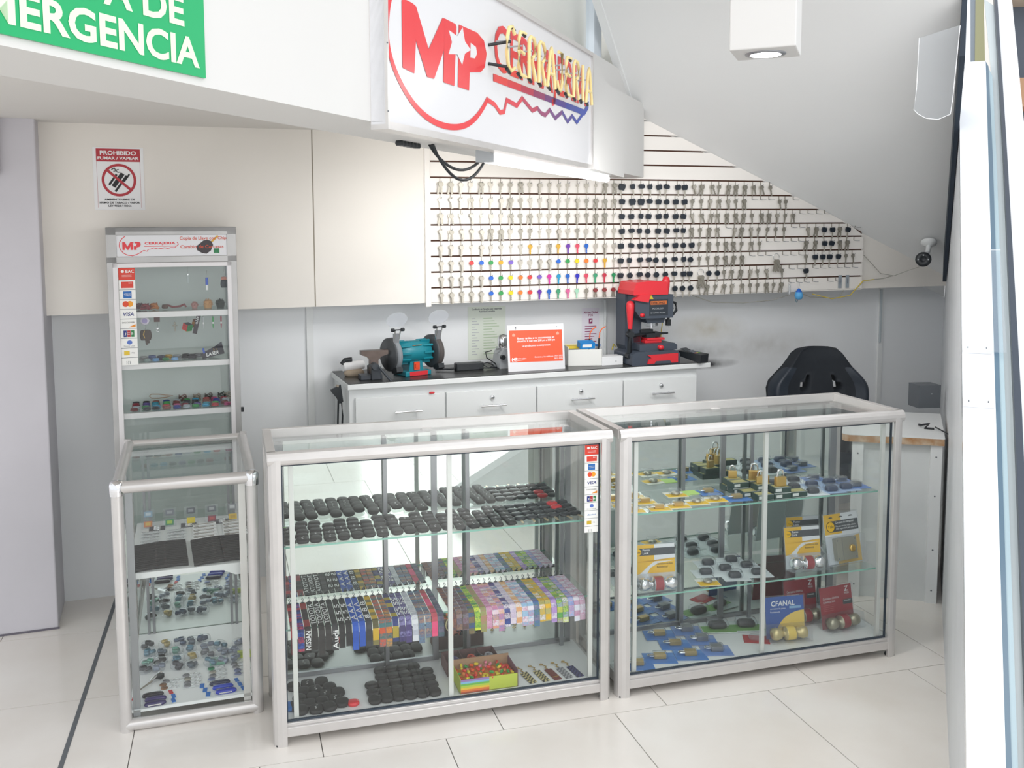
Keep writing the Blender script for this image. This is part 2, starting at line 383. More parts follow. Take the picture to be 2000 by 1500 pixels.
pe([(.105, -.84), (.5, -.84), (.42, .3), (.36, 1.8), (.36, 3.02), (.422, 4.6), (.352, 4.6), (.275, 2.763), (.205, 1.19), (.142, .02)], M('white_steel_band', 'f2f3f6', .15), .03, 0, 'steel_band')
pe([(.2, 3.67), (.246, 3.67), (.29, 4.6), (.25, 4.6)], M('olive_glass_edge', '8d8a5a', .2), .02, .02, 'glass_edge')
pe([(.182, 3.67), (.2, 3.67), (.25, 4.6), (.225, 4.6)], M('grey_glass_edge', '707a84', .2), .02, .025, 'glass_edge')
pe([(.15, 3.67), (.182, 3.67), (.225, 4.6), (.16, 4.6)], PW, .02, .03, 'end_panel')
# clear acrylic guard hanging off the edge, and the acrylic holder on the white panel
r2 = tag(empty('hanging_acrylic_guard', fS.p(1.02, -1.94)), 'clear acrylic guard panel with round lower corner hanging beside the sloping ceiling', 'acrylic panel')
RIM = M('acrylic_lit_rim', 'f7f8fa', .2)
gp = [(1.9, 2.33), (1.898, 2.17), (1.892, 2.1), (1.905, 2.085), (1.93, 2.07), (1.965, 2.065), (2.0, 2.08), (2.005, 2.13), (2.018, 2.36)]
b = MB(); b.prism([(-q[0], q[1]) for q in gp], .004, GLP, plane='yz', off=.97); o = b.build('sheet', None, (0, 0, 0), fS.a); o.parent = r2; o.matrix_parent_inverse = Matrix.Translation(-Vector(r2.location))
b = MB(); b.tube([(.972, -q[0], q[1]) for q in gp], .0012, RIM, 5); o = b.build('rim', None, (0, 0, 0), fS.a); o.parent = r2; o.matrix_parent_inverse = Matrix.Translation(-Vector(r2.location))
r3 = tag(empty('acrylic_leaflet_holder', E0), 'empty clear acrylic leaflet holder screwed to the white balustrade panel', 'leaflet holder')
b = MB(); b.X = EX; b.box(.0, -.02, 1.44, .13, -.017, 2.02, GLP); b.tube([(.0, -.02, 1.44), (.0, -.02, 2.02), (.13, -.02, 2.02)], .0012, RIM, 4); b.build('pocket', r3)
for z in (1.45, 1.19):
    b = MB(); b.X = EX; b.box(.0, -.012, z, .088, -.001, z + .04, RIM)
    for yy in (.015, .07): b.box(yy, -.014, z + .012, yy + .003, -.012, z + .02, GREY)
    b.build('mounting_strip', r3)
# shop unit far off at the upper right
b = MB(); b.box(0, 0, 0, 2.5, .3, 4.6, M('far_wall_dark', '58616e', .6)); b.box(0, -.3, 2.55, 2.5, 0, 2.75, M('far_wood', 'b78f6f', .6)); b.box(0, -.3, 3.3, 2.5, 0, 3.6, M('far_cream', 'd9cbb8', .6)); b.box(0, -.02, 1.6, 2.5, 0, 2.45, M('far_pink', 'd8b4a4', .6))
tag(b.build('wall_far_shop', None, (4.6, 3.0, 0), R(-20)), kind='structure')

# ceiling mounted square downlight housing
root = tag(empty('square_downlight', fS.p(.875, -1.43, 2.3), fS.a), 'white square box downlight with round lamp hanging from the sloping ceiling', 'ceiling lamp')
b = MB(); b.box(-.105, -.105, 0, .105, .105, .4 + .1, BEAM); b.build('housing', root, bev=.004)
b = MB(); b.lathe([(.066, .0005), (.066, -.004), (.05, -.005)], ALUD, 32); b.build('bezel', root)
b = MB(); b.lathe([(.05, -.0052), (.0001, -.0052)], M('lamp_glow', 'ffffff', .5, emit=6), 32); b.build('diffuser', root)
l = area('downlight_light', fS.p(.875, -1.43, 2.285), fS.p(.875, -1.43, 0), .1, 6, (1, .98, .95))

# ================================================================== SIGNS
SR = M('sign_red', 'e0383f', .3); GRAD = [M('grad%d' % i, c, .3) for i, c in enumerate(['e24a4e', 'd5414f', 'b93f5a', '93406c', '6f417f', '504391', '36459f', '2b46a8'])]
SY = -.70
def S2(pts): return pts
root = tag(empty('locksmith_sign', fS.p(.42, -.70, 1.97), fS.a), 'large white sign box with red key logo and neon lettering on the beam', 'shop sign')
def sg(bb, name, bev=0.): 
    bb.X = bb.X; o = bb.build(name, root, bev=bev); o.location = (-.42, .70, -1.97); return o
b = MB(); b.box(-.45, -.70, 1.972, 1.30, -.661, 2.425, SIGNW); sg(b, 'box')
b = MB()
for x0, z0, x1, z1 in ((-.45, 1.96, 1.312, 1.978), (-.45, 2.415, 1.312, 2.43), (-.45, 1.978, -.443, 2.415), (1.297, 1.978, 1.312, 2.415)): b.box(x0, -.708, z0, x1, -.660, z1, ALU)
for z in (2.0, 2.16, 2.36): b.box(-.4535, -.711, z, -.4505, -.708, z + .003, GREY)
sg(b, 'frame')
b = MB(); Y = -.7015
ARC = [(-.27, 2.405), (-.34, 2.37), (-.395, 2.315), (-.426, 2.262), (-.437, 2.21), (-.437, 2.17), (-.42, 2.13), (-.39, 2.095), (-.345, 2.06), (-.29, 2.03), (-.225, 2.01), (-.155, 2.0), (-.07, 1.999), (.02, 2.012), (.09, 2.038), (.15, 2.075), (.191, 2.11)]
for _ in range(2): ARC = [ARC[0]] + [q for p0, p1 in zip(ARC, ARC[1:]) for q in ((.75 * p0[0] + .25 * p1[0], .75 * p0[1] + .25 * p1[1]), (.25 * p0[0] + .75 * p1[0], .25 * p0[1] + .75 * p1[1]))] + [ARC[-1]]
b.ribbon(ARC, .017, SR, Y)
TEETH = [(0.191, 2.106), (0.246, 2.099), (0.29, 2.080), (0.325, 2.086), (0.347, 2.125), (0.439, 2.118), (0.489, 2.148), (0.55, 2.13), (0.587, 2.119), (0.641, 2.133), (0.68, 2.12), (0.723, 2.118), (0.773, 2.142), (0.834, 2.119), (0.916, 2.150), (0.982, 2.121), (1.04, 2.149), (1.1, 2.130), (1.257, 2.21)]
tm = [GRAD[0], GRAD[0], GRAD[0], GRAD[1], GRAD[1], GRAD[1], GRAD[2], GRAD[2], GRAD[2], GRAD[3], GRAD[3], GRAD[3], GRAD[4], GRAD[4], GRAD[5], GRAD[5], GRAD[6], GRAD[7]]
b.ribbon(TEETH, .015, None, Y, mats=tm)
n = 16
for i in range(n):
    x0 = .235 + (1.20 - .235) * i / n; x1 = .235 + (1.20 - .235) * (i + 1) / n
    b.flat([(x0, 2.168), (x1, 2.168), (x1, 2.191), (x0, 2.191)], GRAD[min(7, int(i / 2))], y=Y)
b.flat([(1.13, 2.191), (1.14, 2.166), (1.205, 2.168), (1.257, 2.20), (1.262, 2.232), (1.235, 2.215), (1.2, 2.191)], GRAD[7], y=Y - .0002)
b.flat([(-.36, 2.118), (-.296, 2.113), (-.285, 2.196), (-.282, 2.282), (-.305, 2.286), (-.351, 2.286), (-.36, 2.28)], SR, y=Y)
b.flat([(-.305, 2.286), (-.282, 2.282), (-.212, 2.188), (-.19, 2.116), (-.222, 2.115), (-.285, 2.196)], SR, y=Y - .0001)
b.flat([(-.222, 2.115), (-.181, 2.116), (-.119, 2.2), (-.11, 2.286), (-.125, 2.285), (-.212, 2.188)], SR, y=Y - .0002)
b.flat([(-.124, 2.118), (-.118, 2.115), (-.052, 2.115), (-.035, 2.278), (-.042, 2.285), (-.11, 2.286), (-.119, 2.2)], SR, y=Y - .0003)
b.flat([(-.018, 2.288), (-.028, 2.116), (.05, 2.116), (.055, 2.168), (.138, 2.181), (.168, 2.199), (.183, 2.241), (.163, 2.276), (.111, 2.290)], SR, y=Y)
b.flat([(.062, 2.252), (.059, 2.210), (.093, 2.213), (.108, 2.229), (.101, 2.247)], SIGNW, y=Y - .0004)
ST = [(-.088, 2.26), (-.031, 2.254), (.006, 2.285), (.022, 2.249), (.063, 2.232), (.021, 2.215), (.001, 2.180), (-.032, 2.204), (-.09, 2.195), (-.067, 2.231)]
c_ = (-.018, 2.231)
for i in range(10): b.flat([c_, ST[i], ST[(i + 1) % 10]], SIGNW, y=Y - .0005)
b.text('CERRAJERIA', .138, SR, .245, Y, 2.208, width=.985, bold=.012)
sg(b, 'painted_logo')
# neon tube lettering standing off the face
NEON = M('cream_neon_tube', 'ead596', .25, emit=.12)
L = {'C': [[(.85, .85), (.6, 1), (.3, .95), (.1, .7), (.05, .4), (.2, .1), (.5, 0), (.85, .1)]],
     'E': [[(.9, 1), (.3, .98), (.15, .8), (.15, .55), (.7, .52)], [(.15, .55), (.12, .2), (.3, .02), (.9, 0)]],
     'R': [[(.1, 0), (.12, .9), (.3, 1), (.65, 1), (.85, .85), (.8, .62), (.5, .52), (.4, .5), (.85, 0)]],
     'A': [[(.0, 0), (.35, .85), (.5, 1), (.65, .85), (1, 0)], [(.2, .35), (.8, .35)]],
     'J': [[(.3, 1), (.75, 1), (.75, .25), (.55, .02), (.25, .05), (.1, .25)]],
     'I': [[(.5, 0), (.5, 1)]]}
b = MB(); dk = MB(); NY = -.752
x = .215; wd_ = {'I': .055, 'J': .085}
for ch in 'CERRAJERIA':
    w_ = wd_.get(ch, .082)
    for st in L[ch]: b.tube([(x + p[0] * w_, NY, 2.198 + p[1] * .134) for p in st], .0058, NEON, 7)
    dk = MB(); dk.tube([(x + .1 * w_, NY + .002, 2.2), (x + .6 * w_, NY + .008, 2.194)], .006, BLK, 6); sg(dk, 'tube_end')
    dk = MB()
    dk.tube([(x + .5 * w_, NY, 2.29), (x + .5 * w_, -.70, 2.29)], .003, LGREY, 5)
    sg(dk, 'tube_support')
    if ch in 'CE': dk = MB(); dk.tube([(x + .5 * w_, NY, 2.33), (x + .95 * w_, NY + .004, 2.326)], .0058, BLK, 6); sg(dk, 'tube_end')
    x += w_ + .0135
for q in ([(.2, -.70, 2.215), (.22, NY, 2.205)], [(.2, -.70, 2.27), (.25, NY, 2.285)]): dk = MB(); dk.tube(q, .005, BLK, 6); sg(dk, 'tube_end')
sg(b, 'neon_lettering')

# emergency exit sign
root = tag(empty('emergency_exit_sign', fS.p(-1.4, -.665, 1.995), fS.a), 'green emergency exit sign with pale lettering at the upper left', 'exit sign')
GRN = M('sign_green', '12a866', .3)
b = MB(); b.box(-.42, 0, 0, .342, .004, .27, GRN); b.build('plate', root)
b = MB(); PG = M('pale_green_lettering', 'dcf5d2', .4)
b.text('EMERGENCIA', .047, PG, .325, -.0008, .017, 'r', width=.485, bold=.028)
b.text('SALIDA DE', .047, PG, .288, -.0008, .083, 'r', width=.40, bold=.028)
b.build('lettering', root)

# no smoking poster on the upper wall
root = tag(empty('no_smoking_poster', fW.p(-1.42, -.002, 1.81), fW.a), 'white no smoking and vaping poster taped to the cream wall', 'poster')
b = MB(); b.box(-.104, 0, 0, .104, .0015, .272, PAPER); b.build('sheet', root)
PR = M('poster_red', 'b83540', .5); PK = M('print_black', '2b2b2e', .6)
b = MB(); b.flat([(-.09, .21), (.09, .21), (.09, .266), (-.09, .266)], PR, y=-.0006)
b.text('PROHIBIDO', .017, PAPER, 0, -.001, .239, 'c', width=.148, bold=.03); b.text('FUMAR / VAPEAR', .012, PAPER, 0, -.001, .219, 'c', width=.168, bold=.03)
b.flat([(.088, .01), (.089, .01), (.089, .21), (.088, .21)], PR, y=-.0004); b.flat([(-.089, .01), (-.088, .01), (-.088, .21), (-.089, .21)], PR, y=-.0004)
for i in range(40):
    a0, a1 = 2 * pi * i / 40, 2 * pi * (i + 1) / 40
    b.flat([(.071 * cos(a0), .13 + .071 * sin(a0)), (.071 * cos(a1), .13 + .071 * sin(a1)), (.06 * cos(a1), .13 + .06 * sin(a1)), (.06 * cos(a0), .13 + .06 * sin(a0))], PR, y=-.001)
def bar(bb, cx, cz_, l_, w_, deg, m, y): 
    c, s_ = cos(R(deg)), sin(R(deg)); bb.flat([(cx + u * c - v * s_, cz_ + u * s_ + v * c) for u, v in ((-l_ / 2, -w_ / 2), (l_ / 2, -w_ / 2), (l_ / 2, w_ / 2), (-l_ / 2, w_ / 2))], m, y=y)
bar(b, 0, .13, .125, .011, -42, PR, -.0013)
for cx_, c2, l_, w_ in ((-.025, .132, .056, .009), (-.004, .13, .07, .018), (.008, .115, .085, .009), (.032, .14, .04, .007)): bar(b, cx_, c2, l_, w_, 55, PK, -.0011)
b.ribbon([(-.03, .175), (-.018, .182), (-.012, .172), (.0, .176)], .004, PK, -.0011); b.ribbon([(-.022, .168), (-.01, .17), (-.004, .163), (.006, .165)], .003, PK, -.0011)
b.text('AMBIENTE LIBRE DE', .0075, PK, 0, -.001, .042, 'c', width=.125, bold=.03); b.text('HUMO DE TABACO / VAPOR', .0075, PK, 0, -.001, .028, 'c', width=.165, bold=.03); b.text('LEY 9028 / 10066', .0075, PK, 0, -.001, .014, 'c', width=.095, bold=.03)
b.build('print', root)

# LED batten under the beam
root = tag(empty('led_batten', fS.p(.42, -.605, 1.978), fS.a), 'long white LED tube batten fixed under the sign beam', 'lamp')
b = MB(); b.box(-.02, -.024, -.012, 1.48, .024, 0, WHITE); b.prism([(-.026, -.042), (.026, -.042), (.026, 0), (-.026, 0)], .03, LGREY, plane='yz', off=-.04); b.build('housing', root, bev=.003)
b = MB(); b.tube([(-.01, 0, -.028), (1.47, 0, -.028)], .017, M('led_glow', 'ffffff', .5, emit=2.6), 12); b.build('tube', root)
area('led_batten_light', fS.p(1.16, -.59, 1.905), fW.p(.75, -.15, 1.2), 1.2, 8, (1, .985, .96), .05)
# cable loops hanging below the beam
b = MB()
for k, (x0, x1, dz) in enumerate(((-.02, .42, .1), (.0, .44, .065))):
    b.tube([(x0 + (x1 - x0) * i / 14, .02 * k, -dz * sin(pi * i / 14) ** .8 if 0 < i < 14 else .0) for i in range(15)], .005, BLK, 6)
for i in range(6): b.dome(.012, .012, .016, BLK, X=T(-.16 + i * .022, .04, -.014))
tag(b.build('cable_loops', None, fS.p(.18, -.53, 1.979), fS.a), 'black cable loops hanging below the left end of the LED batten', 'cable')

# ================================================================== SLAT WALL AND KEYS
z0s, ps = 1.971, .0775
def umax(z): return min(2.634, 1.087 + (2.332 - z) / .414 - .006)
b = MB()
for k in range(-5, 8):
    zt = z0s - ps * k - .005; zb = z0s - ps * (k + 1) + .0035
    b.prism([(0, zb), (umax(zb), zb), (umax(zt), zt), (0, zt)], .014, SLAT, off=0)
b.prism([(0, 1.353), (2.634, 1.353), (2.634, 1.70), (1.0, 2.34), (0, 2.34)], .006, BROWN, off=.0145)
b.box(0, 0, 1.348, 2.634, .02, 1.353, SLAT)
slat = b.build('slatwall_panel', None, fW.p(0, 0), fW.a); tag(slat, 'cream slatted wall board with brown grooves cut off along the sloping ceiling', 'slatwall')
b = MB(); b.box(-.03, -.012, 1.335, -.002, .02, 2.3, SLAT)
tag(b.build('trim_6', None, fW.p(0, 0), fW.a, bev=.002), kind='structure')

# key shapes: origin at the hook hole, hanging down local -z, board behind at +y
def keyshape(b, m, r=.0112, L=.052, wb=.009, t=.0022, sq=False, X=None, hm=None):
    X = X or Matrix(); hc = -.008
    n = 8 if not sq else 4
    if sq == 2: head = [(0, .004), (.013, -.004), (.009, -.016), (-.009, -.016), (-.013, -.004)]
    else: head = [(r * cos(2 * pi * i / 12) * 1.05, hc + r * sin(2 * pi * i / 12)) for i in range(12)] if not sq else [(-r, .002), (r, .002), (r * 1.1, -.013), (r * .6, -.02), (-r * .6, -.02), (-r * 1.1, -.013)]
    b.prism(head, t, hm or m, X=X, off=-t / 2)
    h = wb / 2
    blade = [(-h, hc - r * .8), (-h, -L + .004), (-h * .3, -L), (h * .4, -L), (h, -L + .006), (h * .45, -L + .01), (h, -L + .014), (h * .5, -L + .019), (h, -L + .023), (h, hc - r * .8)]
    b.prism(blade, t * .8, m, X=X, off=-t * .4)
keyprotos = {}
def kp(name, fn):
    bb = MB(); fn(bb); o = bb.build(name); keyprotos[name] = reg(o); return o
def v1(b): keyshape(b, STEELB)
def v2(b): keyshape(b, STEELB, X=T(-.002, .001, 0) @ rot('Y', 9)); keyshape(b, STEEL, X=T(.002, -.003, 0) @ rot('Y', -10))
def v3(b): keyshape(b, STEEL, r=.0115, L=.054, wb=.010); keyshape(b, STEELB, r=.0115, L=.052, wb=.010, X=T(.002, -.004, -.001) @ rot('Y', -3))
def v4(b): keyshape(b, STEELB, r=.008, L=.046, wb=.005)
def v5(b): keyshape(b, STEELB, sq=True, L=.05)
def v6(b): keyshape(b, STEEL, r=.0125, L=.058, wb=.011, X=rot('Y', 12)); keyshape(b, STEEL, r=.0125, L=.056, wb=.011, X=T(.002, -.004, 0) @ rot('Y', -6))
def v7(b): keyshape(b, STEEL, r=.012, L=.056, wb=.009)
SIL = [reg(MB().build('steel_key')) for _ in range(0)]
for fn in (v1, v2, v3, v4, v5, v6, v7):
    bb = MB(); fn(bb); SIL.append(reg(bb.build('steel_key')))
def bunch(b):
    b.tube([(.013 * cos(a * pi / 8), 0, -.01 + .013 * sin(a * pi / 8)) for a in range(16)], .0012, CHROME, 5, closed=True)
    for a in (-24, -9, 5, 18): keyshape(b, STEEL, r=.009, L=.046, X=T(0, -.003 + a * .0001, -.02) @ rot('Y', a))
bb = MB(); bunch(bb); BUNCH = reg(bb.build('key_bunch'))
COLM = {'r': ('red', 'd93a3a'), 'b': ('blue', '1766cf'), 'g': ('green', '2f9c4f'), 'y': ('yellow', 'ecd41c'), 'o': ('orange', 'ee7f2b'), 'v': ('violet', '7b5fc4'), 'a': ('amber', 'e9a91f'),
        'P': ('purple', '6b2fa8'), 'K': ('pink-red', 'd84a63'), 'B': ('blue', '1261c0'), 'M': ('magenta', 'cf2f9c'), 'C': ('cyan', '1596c4'), 'D': ('deep blue', '2424b8'), 'G': ('sea green', '3f9c72'), 'R': ('crimson', 'c23348'), 'E': ('emerald', '198a54'),
        'Q': ('purple', '6424a6'), 'I': ('pink', 'd9669a'), 'L': ('pale green', 'a8d8bc'), 'Y': ('gold', 'd6a733'), 'W': ('maroon-headed', '8c3a3c')}
CK = {}
for ch, (nm, hx) in COLM.items():
    mt = M('key_' + nm.replace(' ', '_').replace('-', '_') + ch, hx, .35)
    if ch in 'rbgyov' or ch == 'a':
        root = empty('colour_head_key', (0, 0, 0)); bb = MB(); bb.prism([(.0125 * cos(2 * pi * i / 14), -.009 + .0105 * sin(2 * pi * i / 14)) for i in range(14)], .0045, mt, off=-.00225); bb.build('head', root)
        bb = MB(); h = .004; bb.prism([(-h, -.018), (-h, -.045), (0, -.05), (h, -.044), (h * .5, -.038), (h, -.033), (h * .5, -.028), (h, -.018)], .002, STEEL, off=-.001); bb.build('blade', root)
        CK[ch] = reg(root)
    else:
        bb = MB(); 
        if ch == 'W': keyshape(bb, STEEL, hm=mt, L=.046, X=rot('Y', 8)); keyshape(bb, STEEL, hm=mt, L=.046, X=T(0, -.003, 0) @ rot('Y', -8))
        else: keyshape(bb, mt, r=.0115, L=.048, wb=.009, t=.003)
        CK[ch] = reg(bb.build('coloured_key'))
BKEY = []
for sz, pr in ((1., 0), (1., 1), (1.25, 2), (.85, 3), (1., 4)):
    root = empty('black_head_key', (0, 0, 0)); bb = MB()
    sh = [[(-.015, .0), (.015, .0), (.0165, -.012), (.012, -.026), (-.012, -.026), (-.0165, -.012)],
          [(.0155 * cos(2 * pi * i / 14), -.013 + .014 * sin(2 * pi * i / 14)) for i in range(14)],
          [(-.0165, .003), (.0165, .003), (.019, -.012), (.013, -.03), (-.013, -.03), (-.019, -.012)],
          [(-.011, .002), (.011, .002), (.014, -.01), (.009, -.024), (-.009, -.024), (-.014, -.01)],
          [(-.017, -.004), (-.01, .003), (.012, .001), (.018, -.006), (.016, -.018), (.004, -.022), (-.012, -.02)]][pr]
    bb.prism(sh, .009, DNAVY, off=-.0045, smooth=True); bb.build('head', root, bev=.0015)
    bb = MB(); h = .0042; bb.prism([(-h, -.022), (-h, -.058), (0, -.062), (h, -.056), (h * .6, -.05), (h, -.045), (h, -.022)], .0024, STEELB, off=-.0012); bb.build('blade', root)
    BKEY.append(reg(root))
def z5(x): return 1180 + .27 * x
PX = [(1218, 1.047), (1338, 1.418), (1357, 1.478), (1453, 1.791), (1582, 2.231), (1673, 2.557), (1720, 2.72)]
def u_of(px):
    for (a, ua), (c, uc) in zip(PX, PX[1:]):
        if px <= c: return ua + (uc - ua) * (px - a) / (c - a)
    return PX[-1][1]
def uc(c): return .049 + .0528 * c
rows = ['6635657765311145466', '1332413671131137622', '6253451272557737664', '3233366577453575355', '333431145Y42Y PKB535'.replace(' ', ''), '333rbgaV5533'.replace('V', 'v') + 'bgyorY4', '33333bgyorvMCBDRGRE'.replace('R', 'K', 1), '33333bgyorQBGILsWWW'.replace('s', '7')]
# grey, black and empty positions right of the ninth column block, as measured columns on the board
right = [
 dict(B=[140, 210, 275, 335, 400, 460, 540, 590], g=[655, 715, 785, 840, 908, 960, 1025, 1085, 1140, 1205], h=[]),
 dict(B=[140, 210, 275, 335, 400, 460, 525, 588], g=[650, 712, 775, 838, 903, 960, 1020, 1275, 1320], h=[1090, 1150, 1210, 1388]),
 dict(B=[140, 205, 275, 330, 400, 456, 525, 585], g=[642, 712, 785, 830, 895, 958, 1020, 1078, 1145, 1200, 1260, 1320, 1375], h=[1440, 1500, 1560, 1618]),
 dict(B=[137, 205, 262, 325, 400, 465, 530, 585, 1608, 1665, 1780], g=[642, 706, 770, 828, 958, 1010, 1072, 1130, 1195, 1252, 1312, 1487, 1550, 1718], h=[905, 1380, 1440, 1845]),
 dict(B=[133, 207, 270, 328, 393, 455, 525, 585, 645, 1612, 1665], g=[705, 768, 835, 890, 945, 1012, 1077, 1137, 1480, 1545, 1718, 1777], h=[1200, 1258, 1320, 1380, 1435, 1838]),
 dict(B=[133, 195, 268, 332, 386, 452, 520, 588, 641, 1545, 1600, 1652, 1716], g=[705, 762, 828, 888, 955, 1012, 1480, 1770, 1820], h=[1080, 1140, 1198, 1320, 1380, 1440]),
 dict(B=[133, 198, 266, 325, 388, 455, 520, 590, 637, 775, 835, 1480], g=[885, 940, 1008, 1075, 1125, 1187, 1305], h=[1370, 1430, 1545, 1600, 1660, 1720, 1775, 1832]),
 dict(B=[525, 583, 645], g=[700, 762, 825, 887, 945, 1018, 1075, 1130, 1190, 1248, 1303], h=[1370, 1428, 1485, 1545, 1655, 1712])]
hb = MB(); hb.box(-.001, .0, .0, .001, .004, .02, STEEL); hb.tube([(0, .002, .0), (0, -.022, -.001), (0, -.026, .006)], .0011, GREY, 5)
HOOK = reg(hb.build('key_hook')); hooks = []
hl = MB()
for i in range(1): hl.box(-.001, 0, 0, .001, .004, .02, STEEL); hl.tube([(0, .002, .0), (.004, -.02, -.003), (.022, -.022, -.003)], .0013, GREY, 5)
HOOKL = reg(hl.build('key_hook'))
rn = random.Random(3)
GS = 'silver keys in the left block of the key board'; 
for r in range(8):
    zr = z0s - ps * r - .027
    for c, ch in enumerate(rows[r][:19]):
        u = uc(c) + rn.uniform(-.0015, .0015); tilt = R(rn.uniform(-7, 7))
        if ch.isdigit():
            if r == 5 or r == 6 or r == 7: tilt *= .3
            inst(SIL[int(ch) - 1], fW.p(u, -.012, zr + rn.uniform(-.003, .003)), fW.a, 0, tilt, 'silver key hanging %s from the left in the %s row of the key board' % (order(c), order(r)), 'key', GS)
        else:
            inst(CK[ch], fW.p(u, -.012, zr), fW.a, 0, tilt * .3, '%s key hanging %s from the left in the %s row of the key board' % (COLM[ch][0] + ('-headed' if ch in 'rbgyova' else ''), order(c), order(r)), 'key', 'coloured keys on the key board')
        hooks.append((u + .002, zr, c, r))
    D = right[r]
    ent = sorted([(x, 'B') for x in D['B']] + [(x, 'g') for x in D['g']] + [(x, 'h') for x in D['h']])
    for i, (x, t) in enumerate(ent):
        px = z5(x); u = u_of(px); cc = 19 + i
        if t == 'B':
            pr = rn.choice([0, 0, 1, 1, 3, 4]) if x < 1400 else 0
            if r == 1 and x in (210, 275): pr = 2
            if r == 0 and x == 140: pr = 2
            inst(BKEY[pr], fW.p(u, -.014, zr), fW.a, 0, R(rn.uniform(-12, 12)), 'black-headed car key hanging %s from the left in the %s row of the key board' % (order(cc), order(r)), 'key', 'black-headed keys on the key board')
            hooks.append((u + .002, zr, cc, r))
        elif t == 'g':
            inst(SIL[rn.choice([1, 2, 5, 5, 6, 6])], fW.p(u, -.012, zr), fW.a, 0, R(rn.uniform(-14, 14)), 'grey steel key hanging %s from the left in the %s row of the key board' % (order(cc), order(r)), 'key', 'grey keys in the right half of the key board')
            hooks.append((u + .002, zr, cc, r))
        else:
            inst(HOOKL, fW.p(u - .006, -.0055, zr + .004), fW.a, 0, 0, 'empty key hook, %s place from the left in the %s row of the key board' % (order(cc), order(r)), 'hook', 'empty hooks on the right of the key board')
hooks.sort(key=lambda h: h[0])
for u, z, c, r in hooks[:240]:
    inst(HOOK, fW.p(u, -.0045, z + .002), fW.a, 0, 0, 'thin metal hook holding the %s key of the %s row of the key board' % (order(c), order(r)), 'hook', 'hooks holding keys')
ms = MB()
for u, z, c, r in hooks[240:]:
    ms.X = T(u, 0, z + .002); ms.box(-.001, .0, .0, .001, .004, .02, STEEL); ms.tube([(0, .002, .0), (0, -.022, -.001), (0, -.026, .006)], .0011, GREY, 5)
tag(ms.build('key_hooks', None, fW.p(0, -.0045), fW.a), 'thin metal hooks holding the keys in the right half of the key board', 'hooks', kind='stuff')
inst(BUNCH, fW.p(u_of(z5(1255)), -.02, z0s - ps * 5 - .02), fW.a, scale=1.5, label='long bunch of keys on two rings hanging in the right half of the key board', cat='bunch of keys')
inst(BUNCH, fW.p(u_of(z5(712)), -.016, z0s - ps * 6 - .02), fW.a, label='ring of small keys hanging right of the red machine handle', cat='bunch of keys')
# plain blades hanging in second row etc: silver tube fob, blue pouch, two grey label plates
b = MB(); b.tube([(.008 * cos(a * pi / 6), 0, .0 + .008 * sin(a * pi / 6)) for a in range(12)], .0012, CHROME, 5, closed=True); b.tube([(0, 0, -.012), (0, 0, -.062)], .006, LGREY, 8)
tag(b.build('whistle_keyring', None, fW.p(u_of(z5(1357)), -.02, z0s - ps * 7 - .03), fW.a), 'slim silver tube keyring hanging below the key board', 'keyring')
root = tag(empty('pouch_keyring', fW.p(u_of(z5(1425)), -.022, z0s - ps * 7 - .03), fW.a), 'blue round pouch keyring with a dangling strap below the key board', 'keyring')
b = MB(); b.lathe([(.001, -.095), (.018, -.09), (.024, -.072), (.02, -.055), (.008, -.04), (.004, -.035)], M('sky_blue_fabric', '5aa7dd', .6), 16); b.build('pouch', root)
b = MB(); b.lathe([(.0165, -.058), (.017, -.048), (.009, -.036), (.003, -.03)], M('royal_blue_fabric', '1c5fc0', .6), 16); b.tube([(-.004, 0, -.04), (-.015, 0, -.075), (-.02, 0, -.1), (-.013, 0, -.11), (-.008, 0, -.1), (-.012, 0, -.07)], .0016, M('teal_cord', '2f86a3', .6), 5); b.build('strap', root)
b = MB(); b.tube([(0, 0, 0), (.002, 0, -.012), (-.001, 0, -.022), (.0, 0, -.034)], .0022, CHROME, 6); b.build('chain', root)
for i, x in enumerate((1738, 1792)):
    b = MB(); b.box(-.0115, 0, -.075, .0115, .002, 0, M('label_grey', '9aa3ab', .4)); b.text('I', .03, GREY, 0, -.0006, -.05, 'c')
    tag(b.build('label_plate', None, fW.p(u_of(z5(x)), -.006, z0s - ps * 6.9), fW.a), 'small grey label plate, %s of the two at the right end of the board' % ('left' if i == 0 else 'right'), 'label plate')
# thin cables along the board
b = MB(); YC = M('yellow_cable', 'd3bd54', .5)
def W3(u, o, z): return fW.p(u, -o, z)
b.tube([W3(1.44, -.15, 1.31), W3(1.40, -.15, 1.24), W3(1.38, -.14, 1.15), W3(1.36, -.12, 1.06), W3(1.36, -.1, 1.015)], .003, YC, 6)
tag(b.build('yellow_cable'), 'thin yellow cable hanging on the wall behind the red key machine', 'cable')
b = MB(); b.tube([W3(2.30, -.02, 1.33), W3(2.42, -.0, 1.30), W3(2.55, .0, 1.315), W3(2.64, .004, 1.40), W3(2.72, .0, 1.405)], .0032, YC, 6)
tag(b.build('yellow_cable'), 'yellow cable looping round the lower right corner of the key board', 'cable')
b = MB(); WC = M('thin_grey_cable', 'a9a69c', .6)
b.tube([W3(1.50, -.02, 1.345), W3(1.65, -.05, 1.30), W3(1.85, -.05, 1.29), W3(2.05, -.05, 1.30), W3(2.15, -.03, 1.33)], .0022, WC, 5); b.tube([W3(2.2, -.02, 1.345), W3(2.3, -.04, 1.31), W3(2.5, -.03, 1.30), W3(2.52, -.01, 1.36)], .0022, WC, 5)
tag(b.build('grey_cable'), 'thin grey cable sagging below the right half of the key board', 'cable')
b = MB()
